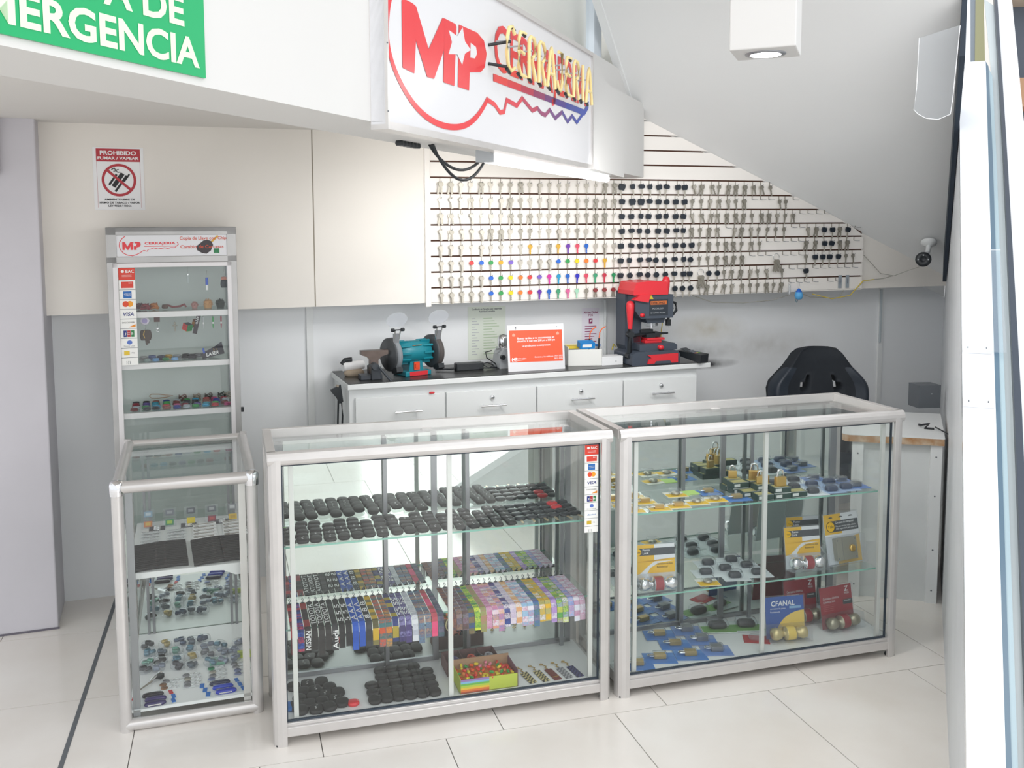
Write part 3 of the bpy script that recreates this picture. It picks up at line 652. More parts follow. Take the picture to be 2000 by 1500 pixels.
b.tube([W3(2.64, .0, 1.55), W3(2.70, .0, 1.50), W3(2.76, .01, 1.44), W3(2.85, .02, 1.425), W3(2.93, .06, 1.46), W3(2.98, .12, 1.49)], .002, WC, 5)
b.tube([W3(2.72, .0, 1.405), W3(2.78, .01, 1.41), W3(2.84, .02, 1.425)], .0025, WC, 5)
tag(b.build('camera_cable'), 'pale cable running from the board to the security camera', 'cable')
# security camera
root = tag(empty('security_camera', (3.80, 1.50, 1.61)), 'white security camera with black round face under the sloping ceiling', 'camera')
b = MB(); b.X = rot('Z', 52) @ rot('Y', 31.5); b.lathe([(.042, .02), (.042, .008), (.03, .0), (.016, -.008)], WHITE, 24); b.build('mount', root)
b = MB(); b.tube([(0, 0, 0), (-.01, -.006, -.04), (-.06, -.03, -.07)], .014, WHITE, 12); b.build('arm', root)
cdir = (Vector((.0, -3.0, 1.45)) - Vector((3.77, 1.38, 1.52))).normalized()
b = MB(); b.X = T(-.085, -.06, -.08) @ cdir.to_track_quat('Z', 'Y').to_matrix().to_4x4(); b.lathe([(.03, -.08), (.041, -.06), (.043, .02), (.04, .03)], WHITE, 24); b.build('body', root)
b = MB(); b.X = T(-.085, -.06, -.08) @ cdir.to_track_quat('Z', 'Y').to_matrix().to_4x4(); b.lathe([(.042, .03), (.04, .036), (.014, .036), (.012, .033), (.0001, .033)], BLK, 24)
for a, q in ((-.026, 0), (.026, 0), (0, .024)): b.lathe([(.004, .0365), (.0001, .038)], LGREY, 8, X=T(a, q, 0))
b.build('lens_face', root)

# ================================================================== DISPLAY CASES
def sticker_strip(b, w, h, n, tag_=''):
    """bank card stickers, top sticker at z=0 going down; local xz plane facing -y"""
    SOR = M('sticker_orange_red', 'd8402f', .4); SO = M('sticker_white', 'f2f2ee', .4); SB = M('sticker_blue', '1d69b4', .4); NB = M('sticker_navy', '22307c', .4)
    b.box(0, 0, -h, w, .0012, 0, SO); y = -.0008
    hh = h / n
    for i in range(1, n): b.flat([(0, -hh * i - hh * .25), (w, -hh * i - hh * .25), (w, -hh * i - hh * .21), (0, -hh * i - hh * .21)], GREY, y=y * .8)
    b.flat([(0, -hh * 1.22), (w, -hh * 1.22), (w, 0), (0, 0)], SOR, y=y)
    b.text('BAC', hh * .3, SO, w * .44, y * 2, -hh * .5, bold=.02); b.dome(w * .1, hh * .14, .0005, SO, X=T(w * .25, y * 2, -hh * .36) @ rot('X', 90), n=8)
    for q in (.72, .88): b.flat([(w * .2, -hh * q - .0008), (w * .8, -hh * q - .0008), (w * .8, -hh * q), (w * .2, -hh * q)], SO, y=y * 2)
    def cell(i): return -hh * (i + .25) - hh * .5
    for i in range(1, n):
        c = cell(i)
        k = ['card', 'amex', 'mc', 'visa', 'disc', 'jcb', 'din', 'scotia', 'chip', 'nfc'][i - 1] if n == 11 else ['card', 'amex', 'mc', 'visa', 'disc', 'jcb', 'din', 'chip', 'nfc'][i - 1]
        if k == 'card': b.flat([(w * .14, c - hh * .3), (w * .88, c - hh * .3), (w * .88, c + hh * .34), (w * .14, c + hh * .34)], SOR, y=y); b.text('BAC', hh * .12, SO, w * .6, y * 2, c + hh * .14)
        if k == 'amex': b.flat([(w * .25, c - hh * .36), (w * .75, c - hh * .36), (w * .75, c + hh * .36), (w * .25, c + hh * .36)], SB, y=y); b.text('AMERICAN', hh * .1, SO, w * .5, y * 2, c + hh * .04, 'c', width=w * .42); b.text('EXPRESS', hh * .1, SO, w * .52, y * 2, c - hh * .14, 'c', width=w * .36)
        if k == 'mc':
            for q, m_ in ((.37, M('sticker_red_disc', 'dd4a26', .4)), (.63, M('sticker_amber_disc', 'f0a02a', .4))):
                b.flat([(w * q + hh * .3 * cos(a * pi / 9), c + hh * .06 + hh * .3 * sin(a * pi / 9)) for a in range(18)], m_, y=y * (1 if q < .5 else .9))
        if k == 'visa': b.text('VISA', hh * .34, NB, w * .5, y, c - hh * .16, 'c', bold=.02, shear=.2, width=w * .7)
        if k == 'disc': b.text('DISCOVER', hh * .15, M('sticker_dark', '55504c', .5), w * .5, y, c + hh * .08, 'c', width=w * .75); b.flat([(w * .5, c - hh * .34), (w * .92, c - hh * .34), (w * .92, c - hh * .02)], M('sticker_amber', 'e8922f', .4), y=y)
        if k == 'jcb':
            for q, m_ in ((.27, NB), (.5, M('sticker_crimson', 'b0303a', .4)), (.73, M('sticker_green', '2f8048', .4))): b.flat([(w * (q - .1), c - hh * .34), (w * (q + .1), c - hh * .34), (w * (q + .1), c + hh * .34), (w * (q - .1), c + hh * .34)], m_, y=y)
            b.text('JCB', hh * .22, SO, w * .5, y * 2, c - hh * .1, 'c', width=w * .55)
        if k == 'din': b.flat([(w * .52 + hh * .26 * cos(a * pi / 8), c + hh * .1 + hh * .22 * sin(a * pi / 8)) for a in range(16)], M('sticker_mid_blue', '5a78c4', .4), y=y); b.text('Diners Club', hh * .12, GREY, w * .5, y, c - hh * .33, 'c', width=w * .66)
        if k == 'scotia': b.text('davivi', hh * .2, SB, w * .5, y, c - hh * .1, 'c', width=w * .6)
        if k == 'chip': b.flat([(w * .16, c - hh * .22), (w * .5, c - hh * .22), (w * .5, c + hh * .22), (w * .16, c + hh * .22)], M('sticker_gold', 'd9b93e', .3, .3), y=y); b.text('chip', hh * .14, GREY, w * .6, y, c - hh * .04)
        if k == 'nfc':
            for q in range(3): b.ribbon([(w * (.25 + .1 * q) + hh * .1 * cos(a), c + hh * .22 * sin(a)) for a in (-.8, -.3, .3, .8)], hh * .04, GREY, y)

def counter_case(fr, W_, D_, name, label, stickers=False):
    H = 1.0; root = tag(empty(name, fr.p(0, 0), fr.a), label, 'display case')
    # rounded aluminium frame
    b = MB()
    def rail(prof, x0, x1, X=None): b.prism(prof, x1 - x0, ALU, plane='yz', off=x0, X=X, smooth=False)
    topf = [(.028, .955), (.008, .955), (.003, .962), (0, .972), (.001, .984), (.007, .994), (.014, .999), (.028, .999)]
    rail(topf, .002, W_ - .002)
    b.box(0, D_ - .022, .965, W_, D_, 1.0, ALU); b.box(0, .02, .965, .03, D_ - .02, .999, ALU); b.box(W_ - .03, .02, .965, W_, D_ - .02, .999, ALU)
    q = [(.0, .045), (.0, .0285), (.004, .014), (.014, .004), (.0285, 0), (.045, 0), (.045, .012), (.03, .03), (.012, .045)]
    b.prism(q, .975, ALU, plane='xy', off=.0, smooth=False)
    b.prism([(W_ - x, y) for x, y in q], .975, ALU, plane='xy', off=.0)
    for x in (0, W_ - .035): b.box(x, D_ - .035, 0, x + .035, D_, .97, ALU)
    for z0, z1, y0 in ((.03, .062, .006), (.062, .074, .014)): b.box(.03, y0, z0, W_ - .03, .045, z1, ALU)
    b.box(0.01, .045, .035, .04, D_ - .03, .074, ALU); b.box(W_ - .04, .045, .035, W_ - .01, D_ - .03, .074, ALU); b.box(.03, D_ - .035, .035, W_ - .03, D_, .074, ALU)
    b.box(.5 * W_ - .02, D_ - .04, .074, .5 * W_ + .02, D_ - .006, .97, ALU)
    b.build('frame', root, bev=.0015)
    for x in (.022, W_ - .022):
        b = MB(); b.lathe([(.019, -.0), (.019, .006)], BLK, 14, X=T(x, .022, 0)); b.build('rubber_foot', root)
    # gaskets
    b = MB()
    b.box(.046, .022, .948, W_ - .046, .03, .955, GASK); b.box(.046, .022, .074, W_ - .046, .03, .080, GASK); b.box(.044, .022, .074, .0495, .03, .955, GASK); b.box(W_ - .0495, .022, .074, W_ - .044, .03, .955, GASK)
    b.build('gasket', root)
    # shelf standards behind the front glass
    b = MB()
    for x in (.078, W_ * .5 + .01, W_ - .072): b.box(x - .008, .034, .074, x + .008, .046, .955, M('standard_white', 'dfe0dd', .4, .2))
    for x in (.06, W_ * .36, W_ * .62, W_ - .08): b.box(x - .007, D_ - .083, .074, x + .007, D_ - .073, .96, ALUD)
    b.build('shelf_standards', root)
    b = MB(); b.box(.046, .024, .078, W_ - .046, .028, .955, GL); b.build('front_glass', root)
    b = MB(); b.X = T(0, .027, .977) @ rot('X', -1.2) @ T(0, -.027, -.977); b.box(.029, .027, .972, W_ - .029, D_ - .021, .977, GLT); b.build('top_glass', root)
    b = MB(); b.box(.014, .045, .074, .018, D_ - .035, .965, GL); b.build('side_glass', root)
    b = MB(); b.box(W_ - .018, .045, .074, W_ - .014, D_ - .035, .965, GL); b.build('side_glass', root)
    # mirrored sliding doors with metal stiles
    for k, (x0, x1, y) in enumerate(((.035, W_ * .5 + .03, D_ - .062), (W_ * .5 - .03, W_ - .035, D_ - .05))):
        b = MB(); b.box(x0, y, .076, x1, y + .005, .962, MIR); dr = b.build('mirror_door', root)
        b = MB()
        for xs in (x0, x1 - .022): b.box(xs, y - .006, .076, xs + .022, y + .008, .962, ALUD)
        b.box(x0, y - .006, .076, x1, y + .008, .092, ALUD); b.build('stile', dr)
    b = MB(); b.box(.02, .03, .062, W_ - .02, D_ - .04, .0745, M('case_base_white', 'eceeee', .3)); b.build('base_board', root)
    return root
A = counter_case(fA, 1.21, .3956, 'display_case', 'middle glass display case with aluminium frame and car key shells, left of the padlock case')
B = counter_case(fB, 1.216, .4246, 'display_case', 'right-hand glass display case with padlocks and knob packs')
def glass_shelf(fr, x0, x1, y0, y1, z, label):
    b = MB(); b.box(x0, y0 + .001, z - .006, x1, y1, z, GLS); b.box(x0, y0, z - .006, x1, y0 + .001, z, GEDGE)
    o = b.build('glass_shelf', None, fr.p(0, 0), fr.a); tag(o, label, 'glass shelf', 'glass shelves'); return o
glass_shelf(fA, .05, 1.16, .085, .325, .655, 'glass shelf carrying car key shells in the middle case')
glass_shelf(fA, .05, 1.16, .092, .31, .365, 'glass shelf carrying lanyards in the middle case')
glass_shelf(fB, .05, 1.166, .085, .35, .66, 'upper glass shelf of the right-hand case, with boxed padlocks')
glass_shelf(fB, .30, 1.166, .075, .35, .345, 'lower glass shelf of the right-hand case')
b = MB(); sticker_strip(b, .052, .32, 11); o = b.build('payment_stickers', A, (1.108, .0215, .948))

# ---- car key shells
def fob(kind):
    bb = MB()
    if kind == 'round': bb.dome(.0222, .026, .016, BLK2, 2.6)
    elif kind == 'square': bb.dome(.0215, .028, .014, BLK2, 4.5)
    elif kind == 'long': bb.dome(.019, .034, .014, BLK2, 5)
    elif kind == 'red': bb.dome(.021, .02, .014, RED, 2.6)
    elif kind == 'green': bb.dome(.02, .02, .014, M('lime_plastic', '79c93c', .4), 2.6)
    if kind in ('round', 'square', 'long'):
        for k, yy in enumerate((-.009, 0, .009)): bb.cbox((rn.uniform(-.004, .004), yy, .0152 if kind == 'round' else .0142), (.005, .0022, .0008), M('button_print', 'bdbdbd', .5) if k else M('button_print_b', 'dcdcdc', .5))
    return bb
FOB = {k: reg(fob(k).build('car_key_shell')) for k in ('round', 'square', 'long', 'red', 'green')}
def bladed(red=False):
    root = empty('bladed_car_key', (0, 0, 0)); bb = MB(); bb.dome(.022, .018, .012, RED if red else BLK, 2.4); bb.cbox((0, 0, .0125), (.012, .005, .0008), GREY); bb.build('head', root)
    bb = MB(); bb.box(-.004, -.05, .003, .004, -.015, .0055, M('warm_blade_steel', 'cdbb9a', .3, .7)); bb.build('blade', root); return reg(root)
BLD = bladed(); BLDR = bladed(True)
GFS = 'black car key shells on the middle case shelf'; cnt = 0
rows_n = ['front', 'second', 'third', 'fourth', 'back']
for i in range(18):
    for j in range(5):
        x = .072 + i * .0462 + j * .0012 + rn.uniform(-.003, .003); y = .118 + j * .042 + rn.uniform(-.003, .003)
        if j == 4 and i % 3 == 0: continue
        k = rn.choice(['round', 'round', 'square']) if i < 13 else rn.choice(['square', 'long', 'long'])
        inst(FOB[k], fA.p(x, y, .6556 + .001), fA.a + R(rn.uniform(-8, 8)), R(-6 if j else 0), 0, 'black car key shell, %s column from the left, %s row of the glass shelf' % (order(i), rows_n[j]), 'car key shell', GFS)
inst(FOB['green'], fA.p(.062, .24, .6562), 0, label='lime green key shell at the left end of the glass shelf', cat='car key shell')
for i in range(6):
    for j in range(4):
        x = .905 + i * .0435; y = .15 + j * .048 - (.0 if i % 2 else .004)
        if y > .31: continue
        rd = (i == 4 and j >= 2)
        inst(BLDR if rd else BLD, fA.p(x, y, .6562), fA.a + R(rn.uniform(-10, 25)), 0, 0, ('red-headed' if rd else 'black') + ' bladed car key, %s column of bladed keys, %s row of the glass shelf' % (order(i), rows_n[j]), 'car key', 'bladed car keys on the middle case shelf')
# floor of the middle case
rows_f = [(.062, .12), (.105, .12), (.15, .125), (.195, .13), (.075, .165), (.12, .165), (.165, .17), (.21, .175), (.09, .215), (.135, .215), (.185, .22), (.06, .26), (.11, .265), (.16, .27), (.075, .085), (.125, .082), (.17, .083), (.215, .1)]
for i, (x, y) in enumerate(rows_f):
    inst(FOB['round' if i % 3 else 'square'], fA.p(x + .022, y - .012, .0755), fA.a + R(rn.uniform(-15, 15)), label='black car key shell on the case floor at the left, %s of that loose cluster' % order(i), cat='car key shell', group='car key shells on the middle case floor, left cluster', scale=1.1)
inst(FOB['red'], fA.p(.275, .078, .0755), label='red car key shell on the floor of the middle case', cat='car key shell')
m_ = M('blue_key_plastic', '2d6fb8', .4); bb = MB(); bb.dome(.018, .03, .014, m_, 3); tag(bb.build('car_key_shell', None, fA.p(.062, .112, .0755)), 'blue car key shell at the left end of the case floor', 'car key shell')
for i in range(6):
    for j in range(5):
        x = .35 + i * .0425 + j * .002; y = .075 + j * .052
        if (i, j) in ((5, 4), (0, 3), (0, 4)) : continue
        inst(FOB['round'], fA.p(x, y, .0755), fA.a + R(rn.uniform(-10, 10)), R(-8 if j else 0), 0, 'black car key shell, %s column, %s row of the dense cluster on the case floor' % (order(i), rows_n[j]), 'car key shell', 'car key shells on the middle case floor, dense cluster', 1.06)
# ---- lanyards
LC = {}
def lm(h, r=.7, alt=None): return M('strap_' + h + (alt or ''), h, r, noise=1 if alt else 0, nscale=170, alt=alt)
def lanyard(cols, text=None, tcol='e8e8e8', clip=GREY, tail=0, drop=.085, seg=.03, txt2=None, pat=False):
    """cols: colour blocks along the strap from the back to the hanging end"""
    root = empty('lanyard', (0, 0, 0)); bb = MB(); w = .0105
    path = [(.232 - i * .007, .001 + .0005 * sin(i)) for i in range(32)]
    path += [(.012, -.002), (.004, -.010), (-.001, -.024), (-.003, -.045), (-.0035, -.065), (-.004, -drop)]
    path = [(y, z) for y, z in path]; d = 0; prev = None
    for (y0, z0_), (y1, z1_) in zip(path, path[1:]):
        c = cols[int(d / seg) % len(cols)]; d += math.hypot(y1 - y0, z1_ - z0_)
        m_ = lm(c, alt=cols[(int(d / seg) + 1) % len(cols)] if pat else None); bb.add([(-w, y0, z0_), (w, y0, z0_), (w, y1, z1_), (-w, y1, z1_), (-w, y0, z0_ + .0012), (w, y0, z0_ + .0012), (w, y1 - .0008, z1_ + .001), (-w, y1 - .0008, z1_ + .001)], [(0, 1, 2, 3), (4, 5, 6, 7), (0, 3, 7, 4), (1, 2, 6, 5)], m_)
    if text:
        # reads from the hanging end towards the back
        X = Matrix(((0, 0, -1, .008), (1, 0, 0, .03), (0, -1, 0, .003), (0, 0, 0, 1)))
        bb.text(text, .016, lm(tcol), 0, 0, 0, X=X, width=min(.19, .03 * len(text)) if len(text) < 7 else .15, bold=.01)
    if txt2:
        X = Matrix(((0, 0, -1, .009), (0, -1, 0, -.0062), (1, 0, 0, -drop + .006), (0, 0, 0, 1)))
        bb.text(txt2, .017, lm(tcol), 0, 0, 0, X=X, width=.066, bold=.015)
    bb.build('strap', root)
    bb = MB(); bb.tube([(-.004, .226, .002), (0, .232, .006), (.004, .236, .012), (0, .24, .018), (-.003, .238, .01)], .0016, clip, 5); bb.cbox((0, .229, .003), (.012, .006, .004), BLK); bb.build('clip', root)
    return root
specs = [(['7a2230', 'c43a45', '6a2030'], None, None, 'red and maroon'), (['24346e', '3c5bb0', 'c0434e', '24346e'], None, None, 'navy, blue and red patterned'), (['8f2d30', '8f2d30', '33282a', '302a2b', '302a2b'], None, 'NISSAN', 'red-topped black'),
  (['2b2929'], 'TOYOTA', None, 'black'), (['2c2a2a'], 'TOYOTA', None, 'black'), (['2d2b2b'], 'TOYOTA', None, 'black'), (['2e2e30', '3a3a3e'], None, 'Audi', 'dark grey'), (['242425'], '5 5 5', None, 'black'), (['232426'], '5 5 5', None, 'black'),
  (['1e4fae', '2456b8'], 'A A A', None, 'blue'), (['1f52b2'], 'A A A', None, 'blue'), (['26282c', '33363c'], '8 8 8', None, 'black and grey'), (['c9a326', '7d7440', 'c9a326', '57532f'], None, None, 'yellow and olive'),
  (['9a6a5c', '3f6f74', 'b5562f', '2f6a6b', 'd8502a'], None, None, 'teal and orange patterned'), (['8f6458', '3f6f74', 'b5562f', '2a6566', 'd8902a'], None, None, 'teal and orange patterned'), (['3c3a66', 'a08f2a', '2b3a78', 'a8952f', '24356c'], None, None, 'navy and yellow'),
  (['413868', '8a86b8', '3d3566'], 'SS SS', None, 'purple'), (['3f366a', '8a86b8', '4a3a78'], 'SS SS', None, 'purple'), (['b9bcc8', 'd4d6dc', 'b0b4c0', 'd9dbe0'], None, None, 'silver-white'), (['5a86a0', '565a78', '6b6276', 'a8836a'], None, None, 'blue-brown patterned'), (['5a86a0', '5a5f70', '6b6276', 'b08a78'], None, None, 'blue-brown patterned'),
  (['a8464a', 'd24466', 'b84a58', 'e0487a', 'e8557f'], None, None, 'pink and red'), (['4b4866', '6d6a80', '4a6a70', '565266'], None, None, 'slate patterned')]
x = .078
for i, (cols, t1, t2, nm) in enumerate(specs):
    la = lanyard(cols, t1, drop=.085 + rn.uniform(-.012, .012), txt2=t2, pat='patterned' in nm or nm in ('purple', 'silver-white'), seg=.03 if 'patterned' not in nm else .02); la.location = fA.p(x, .070, .3665); la.rotation_euler = (0, 0, fA.a)
    tag(la, '%s lanyard on the shelf, %s from the left end' % (nm, order(i)), 'lanyard', 'lanyards laid over the glass shelf'); x += .0232
x += .021
pastel = [(['6a3a34', '8c5a44', '4f3f46'], 'brown patterned'), (['7c7484', '5b4a50', '8f6f5a'], 'grey-brown patterned'), (['7c7484', '6b4450', '50463e'], 'grey-brown patterned'), (['3e5a4c', '8a5a44', '2f4f8c', '5a6a40'], 'green and blue patterned'), (['a8c832', '3c8a48', '5f9a3a', 'd8e040'], 'lime green'), (['a08a5c', 'b07a6a', '8a9a5a'], 'tan patterned'),
 (['c06a98', 'd8a8c0', 'c890b0'], 'pink'), (['d8a070', 'd07a9a', 'e0b8c8', '9a88b0'], 'peach and pink'), (['d8a878', 'd0809c', 'e4bccc', '8f86b8'], 'peach and pink'), (['3c3578', '6a4a78', '2f4f9c'], 'indigo'), (['b8a8c8', 'd8c8d8', 'e0d4e0'], 'pale lilac'), (['dca878', 'e8c49a', 'e0a070'], 'peach'), (['c890a8', 'a8c4dc', 'e8e0ec', '8fb8d8'], 'pink, blue and white'), (['c890a8', '9cc0dc', 'e8e0ec', '8ab4d8'], 'pink, blue and white'),
 (['566a8a', '5a8a6a', '8a84a0', '4f6ab0'], 'slate and green'), (['e0b030', 'a8a060', 'e8b828', 'b8b070'], 'yellow and sage'), (['e0b030', 'b0a868', 'e8b828', 'c0b878'], 'yellow and sage'), (['a888c8', 'b898d0', '8f70b8', 'c8a0d8'], 'lavender'), (['b0b050', '5a9a5c', 'a8a8c8', 'c8d860', '68b050'], 'green and lilac'), (['b0b050', '5a9a5c', 'a8a8c8', 'ccdc64', '6cb454'], 'green and lilac'), (['8f8fc8', 'd8b0c8', '9cb4e0'], 'lilac and blue'), (['c8a8c0', 'd8e0f0', 'c890b0'], 'pink and pale blue'), (['d0b8c8', 'e0e4f0', 'd0a0bc'], 'pale pink patterned')]
for i, (cols, nm) in enumerate(pastel):
    la = lanyard(cols + ['e6e0e8'] if i > 5 and i % 2 else cols, None, drop=.075 + rn.uniform(-.012, .012), seg=.019, pat=True); la.location = fA.p(x, .070, .3665); la.rotation_euler = (0, 0, fA.a)
    tag(la, '%s lanyard right of the gap on the shelf, %s from the gap' % (nm, order(i)), 'lanyard', 'lanyards laid over the glass shelf'); x += .0222
# ring keychain on the shelf front
b = MB(); b.tube([(.013 * cos(a * pi / 8), 0, -.045 + .022 * sin(a * pi / 8)) for a in range(16)], .0018, M('cream_rope', 'd8cf9c', .6), 6, closed=True); b.tube([(-.004, 0, -.02), (-.002, 0, -.05)], .001, BRASS, 5); b.tube([(.004, 0, -.02), (.004, 0, -.055)], .001, BRASS, 5); b.tube([(0, .004, -.0), (0, 0, -.025)], .001, BRASS, 5)
tag(b.build('oval_keychain', None, fA.p(.618, .068, .37)), 'oval cream ring keychain hanging from the shelf edge beside the lanyard gap', 'keychain')
# rainbow box with erasers
root = tag(empty('rainbow_striped_box', fA.p(.757, .108, .0748), fA.a), 'low open cardboard box with rainbow striped front full of small coloured pieces', 'box')
b = MB(); CB = M('cardboard', 'a98a6c', .8); wx, wy, hh = .108, .062, .056
LIME = M('lime_card', 'bcc94a', .6)
b.box(-wx, -wy, 0, wx, wy, .003, CB)
b.box(-wx, wy - .003, 0, wx, wy, hh * 1.25, CB); b.box(-wx, -wy, 0, -wx + .003, wy, hh, LIME); b.box(wx - .003, -wy, 0, wx, wy, hh * 1.1, M('purple_brown_card', '7c5566', .7))
b.box(.0, -wy, 0, wx, -wy + .003, hh * .9, LIME)
for i, c in enumerate(['c65a3a', 'e8803a', 'f0c83c', 'b8cf44', '6fb84c', '7fb8dc', '9a7ab4']): b.box(-wx, -wy, i * hh * .9 / 7, 0, -wy + .003, (i + 1) * hh * .9 / 7, M('rainbow%d' % i, c, .6))
b.build('carton', root)
pc = [M('piece_' + c, c, .5) for c in ('e0452f', 'e8632f', '3da04a', 'e6d13a', 'e88aa0', 'd83a30', 'ef8f4a')]
PCS = []
for m_ in pc:
    bb = MB(); bb.dome(.009, .005, .008, m_, 2.5, 10); PCS.append(reg(bb.build('candy_piece')))
nm = ['red', 'orange-red', 'green', 'yellow', 'pink', 'scarlet', 'orange']
for i in range(64):
    k = rn.choice([0, 1, 5, 0, 2, 3, 4, 6, 5]); ix, iy = i % 11, i // 11
    lx, ly = -.08 + ix * .0158 + rn.uniform(-.004, .004), -.05 + iy * .02 + rn.uniform(-.004, .004)
    inst(PCS[k], fA.p(.757 + lx * 1.2, .108 + ly, .0748 + .032 + .012 * sin(ix * 1.3) ** 2 + .004 * (iy % 2)), rn.uniform(0, 3), rn.uniform(-.5, .5), rn.uniform(-.5, .5), nm[k] + ' small plastic piece in the rainbow striped box', 'small piece', nm[k] + ' small pieces in the rainbow striped box')
b = MB(); b.box(-wx + .004, -wy + .004, .004, wx - .004, wy - .004, .032, M('piece_bed', 'd8553a', .7, noise=.5, nscale=60, alt='e0c040'))
tag(b.build('candy_pieces', None, fA.p(.757, .108, .0748), fA.a), 'dense bed of small coloured pieces under the top ones in the striped box', 'small pieces', kind='stuff')
root = tag(empty('divided_carton', fA.p(.735, .235, .0748), fA.a), 'divided carton with clear bags of rings behind the rainbow striped box', 'box')
b = MB(); DB = M('maroon_card', '7a5a58', .7)
b.box(-.1, -.05, 0, .1, .05, .003, DB)
for x0, x1, y0, y1 in ((-.1, .1, .047, .05), (-.1, .1, -.05, -.047), (-.1, -.097, -.05, .05), (.097, .1, -.05, .05), (-.035, -.032, -.05, .05), (.035, .038, -.05, .05)): b.box(x0, y0, 0, x1, y1, .05, DB)
b.build('carton', root)
for i, (cx_, h, nm_) in enumerate(((-.066, '5a4a78', 'purple'), (.0, 'd8604c', 'coral'), (.028, '2f3034', 'black'), (.068, 'b0b0b8', 'silver'))):
    bb = MB()
    for k in range(4): bb.tube([(.012 * cos(a * pi / 5), .012 * sin(a * pi / 5), .03 + k * .007) for a in range(10)], .0035, M('coil_' + h, h, .4), 5, closed=True, X=T((k % 2) * .006, (k // 2) * .006, 0) @ rot('X', 20 * k - 20))
    tag(bb.build('bag_of_rings', None, fA.p(.735 + cx_, .23, .08), fA.a), nm_ + ' rings bundled in the divided carton', 'rings')
# strap keychains lying at the right
for i, (x, c, al, nm_) in enumerate(((.915, 'cfc38a', '3a3a32', 'cream and black checked, leftmost'), (.965, 'cfc38a', '3a3a32', 'cream and black checked, second from left'), (1.01, '7a3f38', '7a3f38', 'maroon leather'), (1.055, 'b4b4b8', '6f7076', 'grey speckled'), (1.097, '5a5a88', '34354c', 'navy patterned'))):
    root = tag(empty('strap_keychain', fA.p(x, .125, .0752), fA.a + R(8)), nm_ + ' strap keychain on the case floor', 'keychain', 'strap keychains on the middle case floor')
    b = MB()
    for r_ in range(10):
        for q in range(4): b.box(-.014 + q * .007, -.075 + r_ * .0085, .001, -.007 + q * .007, -.0665 + r_ * .0085, .0035, M('sk_' + (c if (r_ + q) % 2 else al), c if (r_ + q) % 2 else al, .6))
    if i == 2: b.box(-.012, -.055, .0035, .012, -.052, .0045, BRASS)
    b.build('strap', root)
    b = MB(); b.tube([(0, .012, .004), (-.006, .022, .004), (.004, .03, .004), (-.004, .042, .005), (-.014, .05, .004), (-.008, .058, .004), (.0, .05, .005)], .0018, BRASS, 5); b.build('chain', root)

# ---- contents of the right-hand case
def clam(h='e9eef2', body='2a2f36', w=.10, d=.072, blk=(.04, .03, .02), cardh=None, brass=None):
    """blister pack: card with a clear shell over the ware; origin at card centre"""
    root = empty('blister_pack', (0, 0, 0)); bb = MB(); bb.box(-w / 2, -d / 2, 0, w / 2, d / 2, .0015, M('card_' + h, h, .4))
    if cardh: bb.box(-w / 2 + .002, -d / 2 + .002, .0015, w / 2 - .002, d * .12, .0019, M('card_' + cardh, cardh, .4))
    bb.build('card', root)
    bb = MB(); bx, by, bz = blk
    if brass == 'lock':
        bb.box(-bx / 2, -by / 2, .0035, bx / 2, by / 2, .003 + bz, BRASS); bb.tube([(-bx / 2, -by * .3, .004 + bz / 2), (-bx / 2 - .016, -by * .3, .004 + bz / 2), (-bx / 2 - .02, 0, .004 + bz / 2), (-bx / 2 - .016, by * .3, .004 + bz / 2), (-bx / 2, by * .3, .004 + bz / 2)], .0025, CHROME, 6); nm_ = 'padlock'
    elif brass == 'grey':
        bb.box(-bx / 2, -by / 2, .0035, bx / 2, by / 2, .003 + bz, M('lock_grey', '8c8f92', .35, .6)); bb.tube([(-bx / 2, -by * .3, .004 + bz / 2), (-bx / 2 - .016, -by * .3, .004 + bz / 2), (-bx / 2 - .02, 0, .004 + bz / 2), (-bx / 2 - .016, by * .3, .004 + bz / 2), (-bx / 2, by * .3, .004 + bz / 2)], .0025, CHROME, 6); nm_ = 'padlock'
    elif brass == 'disc': bb.lathe([(.017, .003), (.019, .008), (.014, .014), (.0001, .016)], M('disc_steel', 'b9b3a4', .25, .8), 18); nm_ = 'disc_lock'
    else: bb.dome(bx / 2, by / 2, bz, M('ware_' + body, body, .35), 4.5); nm_ = 'remote_control'
    bb.build(nm_, root)
    bb = MB(); bb.dome(bx / 2 + .006, by / 2 + .006, bz + .005, GLP, 5, X=T(0, 0, .0018), top=.9); bb.build('clear_shell', root)
    return reg(root)
YB = clam('f3f0e6', w=.085, d=.065, cardh='f0c63a', brass='lock', blk=(.036, .018, .014))
YD = clam('f3f0e6', w=.085, d=.07, cardh='f2c52e', brass='disc')
BLp = clam('5f8fd0', w=.10, d=.075, cardh='4a7fc8', brass='lock', blk=(.036, .022, .015))
BLg = clam('8a9fd0', w=.095, d=.075, cardh='6f8fcc', brass='grey', blk=(.036, .026, .017))
REM = clam('e6ecef', body='272d35', w=.105, d=.08, blk=(.048, .034, .022))
REM2 = clam('dfe8e6', body='20262b', w=.115, d=.085, blk=(.06, .036, .024), cardh='7fae6a')
REMB = clam('a9bede', body='2b3a58', w=.10, d=.075, blk=(.05, .032, .022))
def putB(o, x, y, z, rz, label, cat, group=None): return inst(o, fB.p(x, y, z), fB.a + R(rz), 0, 0, label, cat, group)
zs = .6606
G1 = 'blister packs on the upper shelf of the right-hand case'
for i, (x, y) in enumerate(((.11, .125), (.215, .12), (.30, .128), (.10, .20), (.20, .21), (.09, .28), (.19, .29))):
    putB(YB, x, y, zs, -8, 'yellow card with small brass padlock, left end of the upper shelf, %s nearest' % order(i), 'padlock pack', G1)
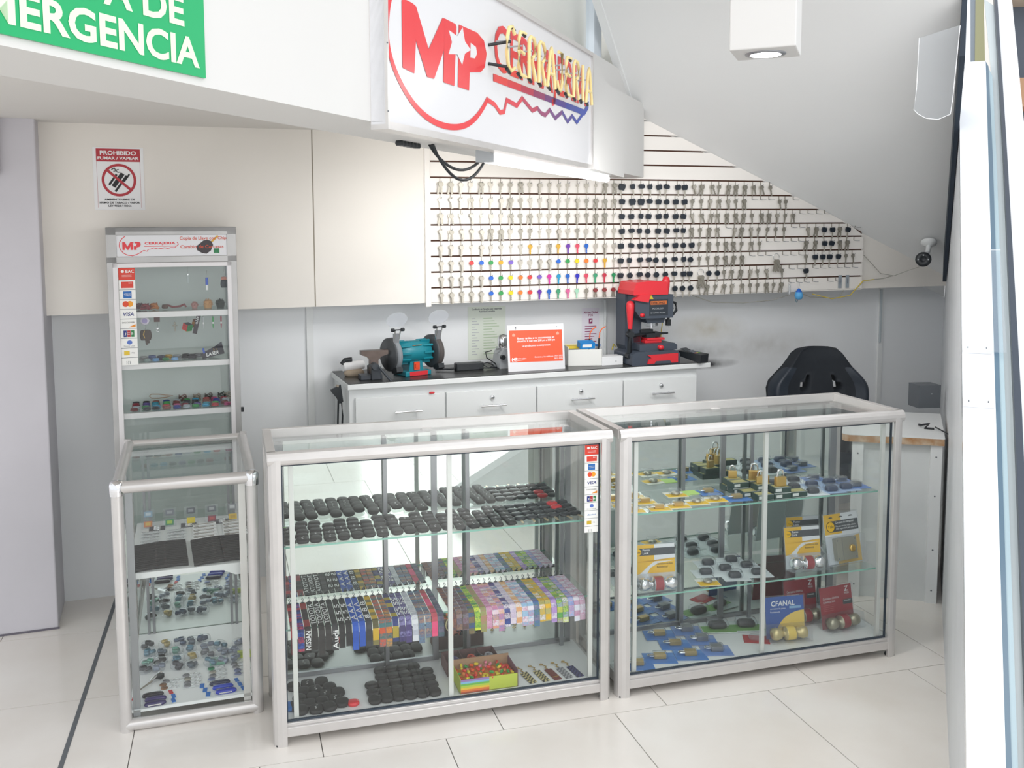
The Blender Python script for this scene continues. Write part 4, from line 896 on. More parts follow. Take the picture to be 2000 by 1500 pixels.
for i, (x, y) in enumerate(((.39, .15), (.475, .16), (.36, .265))):
    putB(YD, x, y, zs, -6, 'yellow card with round disc lock on the upper shelf, %s of the three' % order(i), 'padlock pack', G1)
putB(BLp, .565, .15, zs, -4, 'blue card with brass padlock on the upper shelf, nearer the front', 'padlock pack', G1)
putB(BLp, .50, .255, zs, -4, 'blue card with brass padlock on the upper shelf, farther back', 'padlock pack', G1)
b = MB(); b.box(-.03, -.03, 0, .03, .03, .002, M('lime_card2', 'bfe07a', .5)); tag(b.build('lime_card', None, fB.p(.43, .27, zs), fB.a), 'lime green card lying behind the disc locks', 'card')
# dark green padlock boxes, with padlocks on top
def lockbox():
    bb = MB(); G_ = M('dark_green_box', '2f4a44', .45); bb.box(-.036, -.022, 0, .036, .022, .022, G_)
    bb.box(-.03, -.017, .022, .03, .017, .0226, M('box_label_gold', 'b8b078', .5))
    bb.flat([(-.03, .005), (-.004, .005), (-.004, .017), (-.03, .017)], M('box_label_white', 'd9dedb', .5), y=-.0225)
    for q in (((-.036, 0), (.036, 0)), ((-.036, .022), (.036, .022))): bb.flat([(q[0][0], q[0][1] - .0008), (q[1][0], q[1][1] - .0008), (q[1][0], q[1][1] + .0005), (q[0][0], q[0][1] + .0005)], M('box_label_white', 'd9dedb', .5), y=-.0224)
    return reg(bb.build('padlock_box'))
LB = lockbox()
def padlock(s):
    root = empty('brass_padlock', (0, 0, 0)); bb = MB(); bb.box(-.016 * s, -.007 * s, 0, .016 * s, .007 * s, .027 * s, BRASS); bb.build('body', root, bev=.0015)
    bb = MB(); bb.tube([(-.010 * s, 0, .026 * s), (-.010 * s, 0, .038 * s), (-.007 * s, 0, .045 * s), (0, 0, .048 * s), (.007 * s, 0, .045 * s), (.010 * s, 0, .038 * s), (.010 * s, 0, .026 * s)], .0028 * s, CHROME, 8); bb.build('shackle', root)
    return reg(root)
PL = padlock(1.05); PLb = padlock(1.35)
bx_ = [(.66, .118, 0), (.735, .115, 0), (.81, .118, 0), (.63, .172, 0), (.705, .168, 0), (.615, .222, 0), (.69, .222, 0), (.61, .272, 0), (.685, .275, 0), (.735, .118, 1), (.69, .172, 1), (.615, .225, 1), (.69, .228, 1), (.62, .275, 1)]
for i, (x, y, k) in enumerate(bx_): inst(LB, fB.p(x, y, zs + k * .0235), fB.a + R(rn.uniform(-4, 4)), label='dark green padlock box on the upper shelf, %s of the %s layer' % (order(i if k == 0 else i - 9), 'bottom' if k == 0 else 'top'), cat='box', group='dark green padlock boxes')
for i, (x, y, s_, nm_) in enumerate(((.735, .115, PLb, 'large brass padlock on the front box, by the centre bar'), (.68, .168, PL, 'brass padlock on the box behind the front one'), (.705, .176, PL, 'small brass padlock on the left middle box'), (.69, .228, PLb, 'small brass padlock on the right middle box'), (.62, .275, PL, 'small brass padlock on the rearmost box'))):
    inst(s_, fB.p(x, y, zs + .047), fB.a + R(rn.uniform(-25, 5)), label=nm_, cat='padlock', group='loose brass padlocks')
G2 = 'boxed remotes on the upper shelf of the right-hand case'
for i, (x, y, o) in enumerate(((.895, .13, REM), (.985, .135, REMB), (1.06, .145, REMB), (1.12, .16, BLg), (.86, .205, REM), (.95, .215, REMB), (1.04, .225, REMB), (1.11, .24, BLg), (.81, .28, REM), (.92, .295, REM), (1.02, .30, BLg))):
    putB(o, x, y, zs, -5, '%s blister pack right of the padlock boxes, %s from the left, %s row' % ({REM.name: 'black remote', REMB.name: 'navy remote', BLg.name: 'grey padlock'}[o.name], order(i % 4), ['front', 'middle', 'back'][i // 4]), 'blister pack', G2)
# lower shelf
zs = .3456
G3 = 'blister packs on the lower shelf of the right-hand case'
for i, (x, y, o) in enumerate(((.56, .145, REM), (.665, .15, REM), (.47, .21, REM), (.565, .225, REM), (.665, .23, REM), (.53, .30, REM), (.64, .305, REM))):
    putB(o, x, y, zs, -10, 'black remote blister pack on the lower shelf, %s from the left, %s row' % (order(i - (0, 2, 5)[(i > 1) + (i > 4)]), ['front', 'middle', 'back'][(i > 1) + (i > 4)]), 'blister pack', G3)
for i, (x, y) in enumerate(((.12, .225), (.22, .235), (.10, .30), (.20, .305), (.30, .30))):
    putB(REM, x, y, zs, -10, 'black remote blister pack behind the left knob pack, %s of five' % order(i), 'blister pack', G3)
putB(YD, .43, .125, zs, -10, 'yellow card with round disc lock on the lower shelf', 'padlock pack', G3)
# case floor
zf = .0752; G4 = 'blister packs on the floor of the right-hand case'
for i, (x, y, o, nm_) in enumerate(((.115, .085, BLp, 'light blue card with small brass padlock, in the front left corner'), (.22, .11, BLp, 'blue card with brass padlock, front row second'), (.345, .10, BLp, 'blue card with brass padlock, front row third'), (.46, .105, BLg, 'blue card with grey padlock, front row fourth'), (.33, .195, BLp, 'blue card with brass padlock, middle row left'), (.45, .20, BLg, 'blue card with grey padlock, middle row right'), (.31, .29, BLp, 'blue card with brass padlock, back row left'), (.435, .295, BLg, 'blue card with grey padlock, back row right'), (.57, .285, REM2, 'black remote on a green and white card, left'), (.69, .265, REM2, 'large black remote on a green and white card, right'))):
    putB(o, x, y, zf + .0004 * i, -14, nm_ + ' of the case floor', 'blister pack', G4).scale = (1.22, 1.15, 1.15)
b = MB(); b.box(-.05, -.035, 0, .05, .035, .0015, M('red_card', 'b8464c', .5)); b.dome(.03, .02, .015, GLP, 4, X=T(0, 0, .0018)); tag(b.build('red_card_pack', None, fB.p(.665, .15, zf), fB.a + R(-25)), 'red card pack lying flat left of the standing knob packs', 'blister pack')
# upright knob packs
def knobpack(fr, x, y, z, rz, lean, w, h, scheme, label, lone=False):
    root = tag(empty('lock_pack', fr.p(x, y, z), fr.a + R(rz), R(lean)), label, 'lock pack'); bb = MB()
    YE = M('pack_yellow', 'f2c01f', .4); WH = M('pack_white', 'eceef0', .4); DK = M('pack_dark', '3d4247', .4)
    if scheme == 'yellow' or scheme == 'rim':
        bb.box(-w / 2, 0, 0, w / 2, .002, h, WH); bb.flat([(-w / 2, h * .6), (w * .0, h * .6), (w * .0, h), (-w / 2, h)], YE, y=-.0004)
        if scheme == 'yellow':
            bb.flat([(-w / 2, h * .32), (-w * .35, h * .36), (-w * .15, h * .52), (0, h * .62), (w / 2, h * .68), (w / 2, h * .62), (-w / 2, h * .62)], YE, y=-.0005)
            bb.flat([(-w * .18, h * .36), (w / 2, h * .36), (w / 2, h * .62), (w * .1, h * .58), (-w * .1, h * .48)], YE, y=-.0006)
            bb.flat([(-w * .4, h * .76), (w / 2, h * .76), (w / 2, h * .92), (-w * .4, h * .92)], DK, y=-.0008)
            bb.text('Pomo', h * .05, WH, -w * .28, -.0012, h * .86, bold=.01); bb.text('Lock', h * .05, WH, -w * .28, -.0012, h * .79, bold=.01); bb.text('Yale', h * .045, DK, -w * .39, -.0018, h * .82, 'c', width=w * .11)
            bb.flat([(-w * .39 + h * .075 * cos(a * pi / 8), h * .84 + h * .075 * sin(a * pi / 8)) for a in range(16)], YE, y=-.0014); bb.text('Cerradura con llave', h * .045, DK, w * .06, -.0012, h * .54, width=w * .38); bb.text('Residencial', h * .045, DK, w * .06, -.0012, h * .47, width=w * .26)
        else:
            bb.flat([(w * .28, 0), (w / 2, 0), (w / 2, h * .55), (w * .28, h * .5)], YE, y=-.0005); bb.flat([(-w * .2, 0), (w / 2, 0), (w / 2, h * .07), (-w * .2, h * .05)], YE, y=-.0006)
            bb.flat([(-w * .3, h * .64), (w / 2, h * .64), (w / 2, h * .86), (-w * .3, h * .86)], DK, y=-.0008)
            bb.flat([(-w * .32 + h * .11 * cos(a * pi / 10), h * .75 + h * .11 * sin(a * pi / 10)) for a in range(20)], DK, y=-.0010); bb.flat([(-w * .32 + h * .097 * cos(a * pi / 10), h * .75 + h * .097 * sin(a * pi / 10)) for a in range(20)], YE, y=-.0014); bb.text('Yale', h * .06, DK, -w * .32, -.0018, h * .725, 'c')
            bb.text('Cerradura de sobreponer', h * .045, WH, -w * .17, -.0012, h * .80, width=w * .55, bold=.01); bb.text('Para uso exterior doble cilindro', h * .035, WH, -w * .17, -.0012, h * .73, width=w * .6); bb.text('Alta seguridad para puertas', h * .035, WH, -w * .17, -.0012, h * .68, width=w * .62)
            for q in (-.3, 0, .3): bb.flat([(w * q - .012, h * .92), (w * q + .012, h * .92), (w * q + .006, h * .945), (w * q - .006, h * .945)], DK, y=-.0008)
    elif scheme == 'fanal':
        BU = M('pack_blue', '1d56a8', .4); bb.box(-w / 2, 0, 0, w / 2, .002, h, BU)
        bb.flat([(-w * .2 + 0, h * .05)] + [(w * .5 - w * .75 * cos(a * pi / 20), h * .05 + h * .6 * sin(a * pi / 20)) for a in range(0, 11)] + [(w / 2, h * .05)], M('pack_pale_yellow', 'f0cf62', .4), y=-.0006)
        bb.text('CFANAL', h * .12, WH, -w * .36, -.001, h * .78, width=w * .62, bold=.02, shear=.1); bb.text('cerradura de pomo', h * .04, WH, -w * .38, -.001, h * .70, width=w * .4); bb.text('Residencial', h * .04, WH, -w * .38, -.001, h * .62, width=w * .25)
        bb.flat([(w * .12, h * .7), (w * .42, h * .7), (w * .42, h * .76), (w * .12, h * .76)], M('pack_pale_blue', '8fb8dc', .4), y=-.001)
    else:
        RR = M('pack_red', 'a52f38', .4); bb.box(-w / 2, 0, 0, w / 2, .002, h, RR)
        bb.text('Z', h * .12, WH, w * .33, -.001, h * .84, 'c', bold=.03); bb.text('YESS', h * .045, WH, w * .33, -.001, h * .77, 'c', width=w * .16, bold=.01)
        bb.text('Cerradura cilindrica', h * .06, WH, -w * .42, -.001, h * .70, width=w * .5); bb.text('Cylindrical lock', h * .05, WH, -w * .42, -.001, h * .62, width=w * .38)
        for q in range(4): bb.flat([(-w * .42, h * (.56 - q * .045)), (-w * .1, h * (.56 - q * .045)), (-w * .1, h * (.565 - q * .045)), (-w * .42, h * (.565 - q * .045))], M('pack_pink_print', 'd88a90', .5), y=-.001)
        bb.flat([(w * .2, h * .52), (w / 2, h * .52), (w / 2, h * .64), (w * .2, h * .64)], DK, y=-.0008); bb.text('Privacidad', h * .04, WH, w * .24, -.0012, h * .59, width=w * .2)
    bb.build('card', root)
    bb = MB()
    if scheme == 'rim':
        bb.box(-w * .32, -.022, h * .08, w * .28, -.001, h * .52, M('rim_lock_grey', '9b998a', .45, .2)); bb.lathe([(.014, 0), (.014, .008), (.009, .01), (.0001, .01)], BRASS, 18, X=T(w * .12, -.022, h * .3) @ rot('X', 90))
        bb.box(-w * .145, -.0225, h * .08, -w * .14, -.0219, h * .52, GREY)
        for px_, pz_ in ((-.28, .12), (.24, .12), (-.28, .48), (.24, .48)): bb.lathe([(.003, 0), (.0001, .002)], GREY, 8, X=T(w * px_, -.0222, h * pz_) @ rot('X', 90))
        bb.build('rim_lock', root)
    else:
        km = {'yellow': CHROME, 'fanal': M('cream_brass', 'd9c68f', .3, .6), 'red': M('satin_nickel', 'b5ae98', .3, .8)}[scheme]
        cm = {'yellow': DRED, 'fanal': M('pack_pale_yellow', 'f0cf62', .4), 'red': DRED}[scheme]
        X = T(0, -.028, h * .17) @ rot('Y', 90)
        bb.lathe([(.012, -w * .46), (.022, -w * .43), (.025, -w * .33), (.02, -w * .22), (.012, -w * .18), (.012, -w * .12), (.026, -w * .11), (.027, -w * .09)], km, 20, X=X)
        bb.lathe([(.027, -w * .09), (.027, w * .11)], cm, 20, X=X)
        bb.lathe([(.027, w * .11), (.026, w * .14), (.012, w * .15), (.012, w * .2), (.02, w * .24), (.025, w * .34), (.022, w * .43), (.012, w * .46)], km, 20, X=X)
        bb.build('door_knob', root)
    bb = MB(); bb.box(-w * .52, -.058 if scheme != 'rim' else -.028, -.002, w * .52, -.0022, h * (.36 if scheme != 'rim' else .56), GLP); bb.box(-w * .53, -.001, -.003, w * .53, .003, h * 1.03, GLP); bb.build('clear_shell', root)
    return root
knobpack(fB, .205, .125, .078 + .268, -6, -6, .165, .17, 'yellow', 'yellow knob lock pack standing at the left end of the lower shelf')
tagged = glass_shelf(fB, .05, .30, .075, .35, .345, 'left piece of glass shelf under the yellow knob pack')
knobpack(fB, .875, .145, .348, -4, -10, .155, .165, 'yellow', 'yellow knob lock pack standing on the lower shelf, left of the rim lock pack')
knobpack(fB, .945, .25, .348, -6, -6, .145, .17, 'yellow', 'yellow knob lock pack half hidden behind the others on the lower shelf')
knobpack(fB, 1.075, .15, .348, 6, -12, .175, .20, 'rim', 'large yellow and white rim lock pack at the right of the lower shelf')
knobpack(fB, .785, .125, .077, -6, -8, .165, .165, 'fanal', 'blue knob lock pack standing on the case floor')
knobpack(fB, .945, .25, .077, 2, -8, .155, .17, 'red', 'red lock pack standing behind the blue pack on the case floor')
knobpack(fB, 1.055, .155, .077, 6, -10, .165, .165, 'red', 'red lock pack standing at the right end of the case floor')

# ================================================================== LEFT LOW CASE
CWd, CDp, CH = .4827, .70, .8778
Cc = tag(empty('display_case', fC.p(0, 0), fC.a), 'narrow low glass display case with keyrings, at the left', 'display case')
b = MB()
for x in (.02, CWd - .02): b.tube([(x, .02, .0), (x, .02, CH - .02)], .02, ALU, 16)
for x in (.014, CWd - .014): b.box(x - .012, CDp - .03, 0, x + .012, CDp, CH, ALU)
b.tube([(.02, .02, CH - .021), (CWd - .02, .02, CH - .021)], .021, ALU, 14)
for x in (.02, CWd - .02): b.tube([(x, .02, CH - .021), (x, CDp - .02, CH - .021)], .02, ALU, 14)
b.tube([(.02, CDp - .02, CH - .021), (CWd - .02, CDp - .02, CH - .021)], .018, ALU, 14)
b.tube([(.02, .02, .021), (CWd - .02, .02, .021)], .021, ALU, 14)
for x in (.02, CWd - .02): b.tube([(x, .02, .021), (x, CDp - .02, .021)], .018, ALU, 10)
for x in (.055, CWd - .055): b.box(x - .012, .03, .04, x + .012, .045, CH - .03, ALUD if x < .1 else ALU)
for x in (.07, .09, .4, .42): b.box(x - .005, CDp - .05, .04, x + .005, CDp - .04, CH - .04, ALUD)
b.build('frame', Cc)
for x in (.02, CWd - .02):
    b = MB(); b.lathe([(.024, -.026), (.025, -.01), (.025, .012), (.02, .022), (.008, .026), (.0001, .026)], CHROME, 18, X=T(x, .02, CH - .021)); b.build('corner_cap', Cc)
b = MB(); b.box(.035, .018, .04, CWd - .035, .022, CH - .04, GL); b.build('front_glass', Cc)
b = MB(); b.box(.02, .03, CH - .022, CWd - .02, CDp - .02, CH - .016, GLT); b.build('top_glass', Cc)
for x in (.016, CWd - .02):
    b = MB(); b.box(x, .04, .04, x + .004, CDp - .03, CH - .04, GL); b.build('side_glass', Cc)
b = MB(); b.box(.03, CDp - .035, .045, CWd - .03, CDp - .03, .525, MIR); b.build('mirror_door', Cc)
b = MB(); b.box(.03, CDp - .035, .54, CWd - .03, CDp - .031, CH - .04, GL); b.build('back_glass', Cc)
b = MB(); b.box(.03, .03, .055, CWd - .03, CDp - .04, .0665, M('case_base_white', 'eceeee', .3)); b.build('base_board', Cc)
b = MB(); b.box(.04, .075, .528, CWd - .03, CDp - .04, .535, WHITE); b.prism([(.04, .513), (.30, .518), (.36, .513), (.39, .498), (.40, .493), (CWd - .03, .493), (CWd - .03, .535), (.04, .535)], .003, WHITE, off=.072)
tag(b.build('white_shelf', None, fC.p(0, 0), fC.a), 'white shelf with a peeling front edge inside the low left case', 'shelf')
def flatpack(nm, w, d, base, fn):
    root = empty(nm, (0, 0, 0)); bb = MB(); bb.box(-w / 2, -d / 2, 0, w / 2, d / 2, .0012, base); bb.build('card', root); bb = MB(); fn(bb); bb.build('ware', root); return reg(root)
CW_ = M('clear_card', 'dfe3e4', .3)
def ringware(bb, h='8f8f93'):
    bb.lathe([(.013, .001), (.012, .004), (.0001, .005)], M('charm_' + h, h, .3, .6), 14, X=T(-.018, 0, .001)); bb.tube([(.018 + .012 * cos(a * pi / 7), .009 * sin(a * pi / 7), .003) for a in range(14)], .0014, CHROME, 5, closed=True); bb.tube([(-.005, 0, .003), (.006, 0, .003)], .0015, CHROME, 5)
KR = [flatpack('keyring_card', .07, .026, CW_, lambda bb, h=h: ringware(bb, h)) for h in ('8f8f93', '3f8a64', '7d86a8', '8a6a52', 'a8a49a')]
# small metal keyrings in rows: (x, y, variant)
kr = [(.16, .155, 3), (.165, .205, 0), (.155, .18, 3), (.24, .145, 0), (.24, .172, 0), (.24, .20, 4), (.235, .23, 0), (.325, .17, 2), (.33, .20, 0), (.33, .228, 4), (.325, .258, 1), (.42, .185, 2), (.42, .215, 2), (.415, .245, 0), (.41, .27, 0)]
for i, (x, y, v) in enumerate(kr):
    inst(KR[v], fC.p(x, y, .0668 + .0005 * (i % 4)), fC.a + R(4), label='metal keyring on clear card in the low left case, %s from the left column' % order(i), cat='keyring', group='keyrings on the floor of the low left case')
# knife-like multitools in blue and red taped bags
for i, (x, y, h, th, nm_) in enumerate(((.105, .105, '23202c', 'c4303c', 'black multitool in a clear bag with red tape'), (.115, .072, '3a2f6a', '1f6cc0', 'purple multitool in a blue-taped bag, left middle'), (.115, .04, '31295c', '1f6cc0', 'purple multitool in a blue-taped bag, left front'), (.335, .125, '222a48', '1f6cc0', 'dark multitool in a blue-taped bag, right rear'), (.345, .09, '1f3fb4', '1f6cc0', 'blue multitool in a blue-taped bag, right middle'), (.355, .055, '1a2fa8', '1f6cc0', 'blue multitool in a blue-taped bag, right front'))):
    root = tag(empty('multitool_pack', fC.p(x, y, .0668), fC.a + R(3)), nm_, 'multitool pack', 'taped multitool packs'); bb = MB()
    bb.box(-.07, -.015, 0, .07, .015, .001, CW_); bb.box(-.07, -.014, .001, -.055, .016, .003, M('tape_' + th, th, .5), X=rot('Z', -8)); bb.box(.055, -.012, .001, .068, .016, .003, M('tape_' + th, th, .5), X=rot('Z', 8)); bb.build('bag', root)
    bb = MB(); bb.dome(.037, .011, .014, M('tool_' + h, h, .25), 3.4, X=T(0, 0, .001)); bb.box(-.025, -.0112, .005, .02, -.0105, .009, CHROME); bb.build('tool_body', root)
# shiny bagged charms at the back of the floor
hx = ['2a2c30', '5a7f90', '7a7a80', '55606a', 'b8a46a', '8890a0', '40506a', '6a9a8a', '4a4a50']
for i in range(26):
    x = .075 + (i % 7) * .055 + rn.uniform(-.012, .012); y = .30 + (i // 7) * .07 + rn.uniform(-.012, .012); h = hx[rn.randrange(9)]
    root = tag(empty('bagged_charm', fC.p(x, y, .0668), rn.uniform(-.5, .5)), 'bagged charm at the back of the low case floor, %s from the left front' % order(i), 'charm', 'bagged charms in the low left case'); bb = MB()
    for q in range(3): bb.dome(.013, .009, .014, M('bag_' + h, h, .2, .6), 3, 10, X=T(rn.uniform(-.015, .015), rn.uniform(-.012, .012), .004 + .005 * q) @ rot('X', rn.uniform(-40, 40)))
    bb.tube([(.012 * cos(a), .02 + .01 * sin(a), .012) for a in (0, .9, 1.8, 2.7, 3.6, 4.5, 5.4)], .0012, CHROME, 5, closed=True); bb.build('charm', root)
    bb = MB(); bb.dome(.026, .024, .026, GLP, 2.6, 12, X=rot('Y', rn.uniform(-8, 8))); bb.build('clear_bag', root)
for x, y, h, nm_ in ((.33, .30, '6fae92', 'pale green'), (.435, .33, 'c8d84a', 'yellow-green')):
    bb = MB(); bb.box(-.03, -.015, 0, .03, .015, .024, GLP); bb.box(-.028, -.0155, .001, .028, -.015, .012, M('carton_' + h, h, .4)); bb.box(-.028, .0, .001, .028, .012, .02, M('carton_' + h, h, .4))
    tag(bb.build('clear_box', None, fC.p(x, y, .0668), fC.a), nm_ + ' clear plastic box on the low case floor', 'box')
root = tag(empty('metal_pen_knife', fC.p(.10, .215, .068), fC.a + R(52)), 'chrome pen tool with black clips lying at the left of the low case floor', 'tool'); bb = MB(); bb.tube([(-.07, 0, .004), (-.01, 0, .006)], .002, STEEL, 6, r2=.004); bb.build('shaft', root); bb = MB(); bb.tube([(-.01, 0, .008), (.05, .004, .012)], .009, CHROME, 10); bb.cbox((.03, -.01, .012), (.02, .02, .014), BLK); bb.build('handle', root)
# mid shelf: fans of black bracelets, white cards, silver cards
for k, (x0, n) in enumerate(((.15, 22), (.352, 22))):
    for i in range(n):
        bb = MB(); y = .088 + i * .0125
        bb.tube([(-.092, 0, 0), (-.05, .007, .001), (.05, .007, .001), (.092, 0, 0)], .0048, M('black_cord', '2b2a2c', .5), 5)
        bb.tube([(-.092, 0, .004), (0, .004, .007), (.092, 0, .004)], .0035, M('black_cord', '2b2a2c', .5), 5); bb.cbox((.0, .004, .0085), (.035, .003, .001), M('stitch_' + ('r' if i % 4 == 0 else 'w'), 'a8564c' if i % 4 == 0 else '9a9a9c', .6))
        tag(bb.build('black_bracelet', None, fC.p(x0 - .0006 * i, y, .5405 + .0014 * (i % 3)), fC.a + R(6)), 'black cord bracelet in the %s bundle on the white shelf, %s from the front' % ('left' if k == 0 else 'right', order(i)), 'bracelet', 'black bracelets on the white shelf')
for i in range(10):
    x = .30 + (i % 2) * .115; y = .40 + (i // 2) * .036
    bb = MB(); bb.box(-.045, -.016, 0, .045, .016, .0015, PAPER); bb.tube([(-.03 + .012 * cos(a), .008 * sin(a), .003) for a in (0, 1, 2, 3, 4, 5)], .0012, STEEL, 4, closed=True); bb.tube([(-.018, 0, .003), (.035, .002, .003)], .0016, STEEL, 5)
    tag(bb.build('carded_chain', None, fC.p(x, y, .5355 + i * .0006), fC.a + R(4)), 'silver chain on white card on the white shelf, %s card from the front' % order(i), 'carded chain', 'white carded chains')
for i in range(8):
    x = .10 + (i % 2) * .095; y = .40 + (i // 2) * .036
    bb = MB(); bb.box(-.035, -.013, 0, .035, .013, .001, CW_)
    for q in range(5): bb.tube([(-.03 + q * .013 + .006 * cos(a), .006 * sin(a), .003) for a in (0, 1.2, 2.4, 3.6, 4.8)], .0012, CHROME, 4, closed=True)
    tag(bb.build('silver_earrings', None, fC.p(x, y, .5355 + i * .0005), fC.a + R(4)), 'clear bag of silver rings behind the left black bracelets, %s of eight' % order(i), 'jewellery', 'silver ring bags')
ci = [('c8845e', 'd7b56a'), ('4f8f6a', 'a8c45a'), ('d8c23a', 'd8c23a'), ('8a4a5a', 'b85a5a'), ('d8b84a', 'c0a050'), ('8aa4b8', 'c0ccd4'), ('7a7f88', 'a0a4aa'), ('5f646c', '94989e'), ('6a6f78', 'b0b4b8'), ('8f9399', 'c4c7ca')]
for i, (h1, h2) in enumerate(ci):
    x = .085 + (i % 5) * .082; y = .60 + (i // 5) * -.0 + (i // 5) * .035 - .02
    bb = MB(); bb.box(-.026, 0, 0, .026, .002, .042, GLP, X=rot('X', -50)); bb.box(-.016, -.001, .008, .016, .001, .034, M('cc_' + h1, h1, .5), X=rot('X', -50)); bb.box(-.010, -.002, .014, .010, -.001, .028, M('cc_' + h2, h2, .5), X=rot('X', -50))
    tag(bb.build('charm_card', None, fC.p(x, y - .01, .536 + (i // 5) * .03), fC.a), 'coloured charm card leaning at the back of the white shelf, %s from left' % order(i), 'card', 'charm cards on the white shelf')

for i, (x, y) in enumerate(((.12, .545), (.24, .55), (.37, .56))):
    bb = MB()
    for q in range(4):
        bb.box(-.03, -.008 + q * .011, .001 * q, .03, .006 + q * .011, .001 * q + .001, M('dark_charm_card', '5a5a60', .5)); bb.dome(.014, .0045, .004, CHROME, 2, 12, X=T(0, q * .011 - .001, .001 * q + .001))
    tag(bb.build('silver_plaque_cards', None, fC.p(x, y, .5355), fC.a), 'overlapping grey cards with oval silver plaques on the white shelf, %s from left' % order(i), 'jewellery cards', 'silver plaque cards')

# ================================================================== TALL CABINET (behind the low case)
u0, u1, Dh, Dd = -1.472, -.953, 1.733, .26
fD = Frame(*fW.p(u0, -.30)[:2], 4.386)
Dr = tag(empty('tall_display_cabinet', fD.p(0, 0), fD.a), 'tall narrow aluminium glass cabinet with a logo header board, against the back wall', 'display cabinet')
W_ = u1 - u0
SBR = M('satin_aluminium', 'b5b4b3', .38, .5, noise=.12, nscale=9)
b = MB()
b.box(0, 0, .02, .04, .03, Dh, SBR); b.box(W_ - .04, 0, .02, W_, .03, Dh, SBR); b.box(0, 0, 1.70, W_, .03, Dh, SBR); b.box(0, 0, 1.585, W_, .03, 1.612, SBR); b.box(0, 0, 0, W_, .03, .08, SBR)
for x in (0, W_ - .03): b.box(x, Dd - .03, 0, x + .03, Dd, Dh, ALUD)
b.box(0, 0, Dh - .02, W_, Dd, Dh, SBR)
b.build('frame', Dr, bev=.002)
b = MB(); b.box(0.004, .03, 1.61, W_ - .004, Dd - .02, Dh - .02, WHITE); b.build('top_box', Dr)
b = MB(); b.box(.028, .004, 1.612, W_ - .03, .01, 1.708, SIGNW); hd = b.build('header_board', Dr)
b = MB(); Y = .0032; Hx0 = .03
mp = lambda x, z: (.036 + (x - 200) * .000305, 1.700 - (z - 165) * .000282)
arc = [(325, 180), (285, 215), (255, 265), (247, 320), (262, 375), (300, 425), (350, 455), (410, 465), (460, 450), (505, 425), (540, 400)]
b.ribbon([mp(*p) for p in arc], .0028, SR, Y); b.ribbon([mp(*p) for p in [(540, 400), (560, 388), (600, 402), (618, 372), (650, 370), (685, 352), (740, 370), (800, 360), (830, 352), (870, 365), (910, 350), (960, 352), (1010, 305), (1005, 290), (990, 270)]], .0024, SR, Y)
b.flat([mp(565, 325), mp(975, 325), mp(975, 333), mp(565, 333)], SR, y=Y)
mx0, mz0 = mp(288, 380); ks = .043 / .325
for k_, pl in enumerate(([(-.36, 2.118), (-.296, 2.113), (-.285, 2.196), (-.282, 2.282), (-.305, 2.286), (-.36, 2.286)], [(-.305, 2.286), (-.282, 2.282), (-.212, 2.188), (-.19, 2.116), (-.222, 2.115), (-.285, 2.196)], [(-.222, 2.115), (-.181, 2.116), (-.119, 2.2), (-.11, 2.286), (-.125, 2.285), (-.212, 2.188)], [(-.124, 2.115), (-.052, 2.115), (-.035, 2.284), (-.11, 2.286), (-.119, 2.2)], [(-.018, 2.288), (-.028, 2.116), (.05, 2.116), (.055, 2.168), (.138, 2.181), (.168, 2.199), (.183, 2.241), (.163, 2.276), (.111, 2.290)])):
    b.flat([(mx0 + (p[0] + .36) * ks, mz0 + (p[1] - 2.115) * ks * 1.45) for p in pl], SR, y=Y - .00005 * k_)
cx_, cz2 = mp(445, 300); b.flat([(cx_ + (.011 if i % 2 == 0 else .005) * cos(R(90 + i * 36)), cz2 + (.011 if i % 2 == 0 else .005) * sin(R(90 + i * 36))) for i in range(10)], SIGNW, y=Y - .0004)
b.text('CERRAJERIA', .0095, SR, mp(572, 300)[0], Y, mp(572, 300)[1], width=.122, bold=.03)
OR = M('orange_lettering', 'd8512f', .5); KH = M('keyhead_print', '2b2024', .3)
kp_ = [mp(*p) for p in [(1240, 340), (1345, 248), (1400, 240), (1450, 262), (1470, 320), (1440, 400), (1380, 450), (1320, 440), (1255, 395)]]
b.flat(kp_, KH, y=Y + .0002); b.flat([mp(*p) for p in [(1440, 262), (1530, 170), (1545, 190), (1465, 275)]], M('blade_print', 'd8a93a', .4), y=Y + .0002); b.flat([mp(*p) for p in [(1475, 370), (1550, 370), (1550, 445), (1520, 440), (1475, 440)]], M('chip_print', '1f7a48', .4), y=Y + .0002)
b.text('Copia de Llave con Chip', .0125, OR, mp(1028, 235)[0], Y - .0003, mp(1028, 235)[1], width=.19, bold=.01); b.text('Cambio de Carcasas', .0125, OR, mp(1035, 362)[0], Y - .0003, mp(1035, 362)[1], width=.175, bold=.01)
b.build('header_print', Dr)
DW = M('door_frame_white', 'dcd9da', .4, .15)
b = MB()
for x0, x1, z0, z1 in ((.022, .042, .09, 1.585), (W_ - .042, W_ - .024, .09, 1.585), (.022, W_ - .024, 1.567, 1.585), (.022, W_ - .024, .08, .1)): b.box(x0, -.006, z0, x1, .012, z1, DW)
dr = b.build('door', Dr, bev=.0015)
b = MB(); b.box(.04, .002, .1, W_ - .04, .006, 1.567, GL); b.build('door_glass', dr)
b = MB(); b.box(W_ + .001, .005, .93, W_ + .012, .02, .95, BLK); b.box(W_ + .001, .005, .78, W_ + .012, .02, .80, BLK); b.build('hinge', dr)
b = MB(); b.X = T(.043, .0005, 1.566); sticker_strip(b, .064, .405, 10); b.build('payment_stickers', dr)
b = MB(); b.box(.03, Dd - .02, .08, W_ - .03, Dd - .012, 1.6, M('cabinet_back', 'b4bbb9', .6)); b.build('back_panel', Dr)
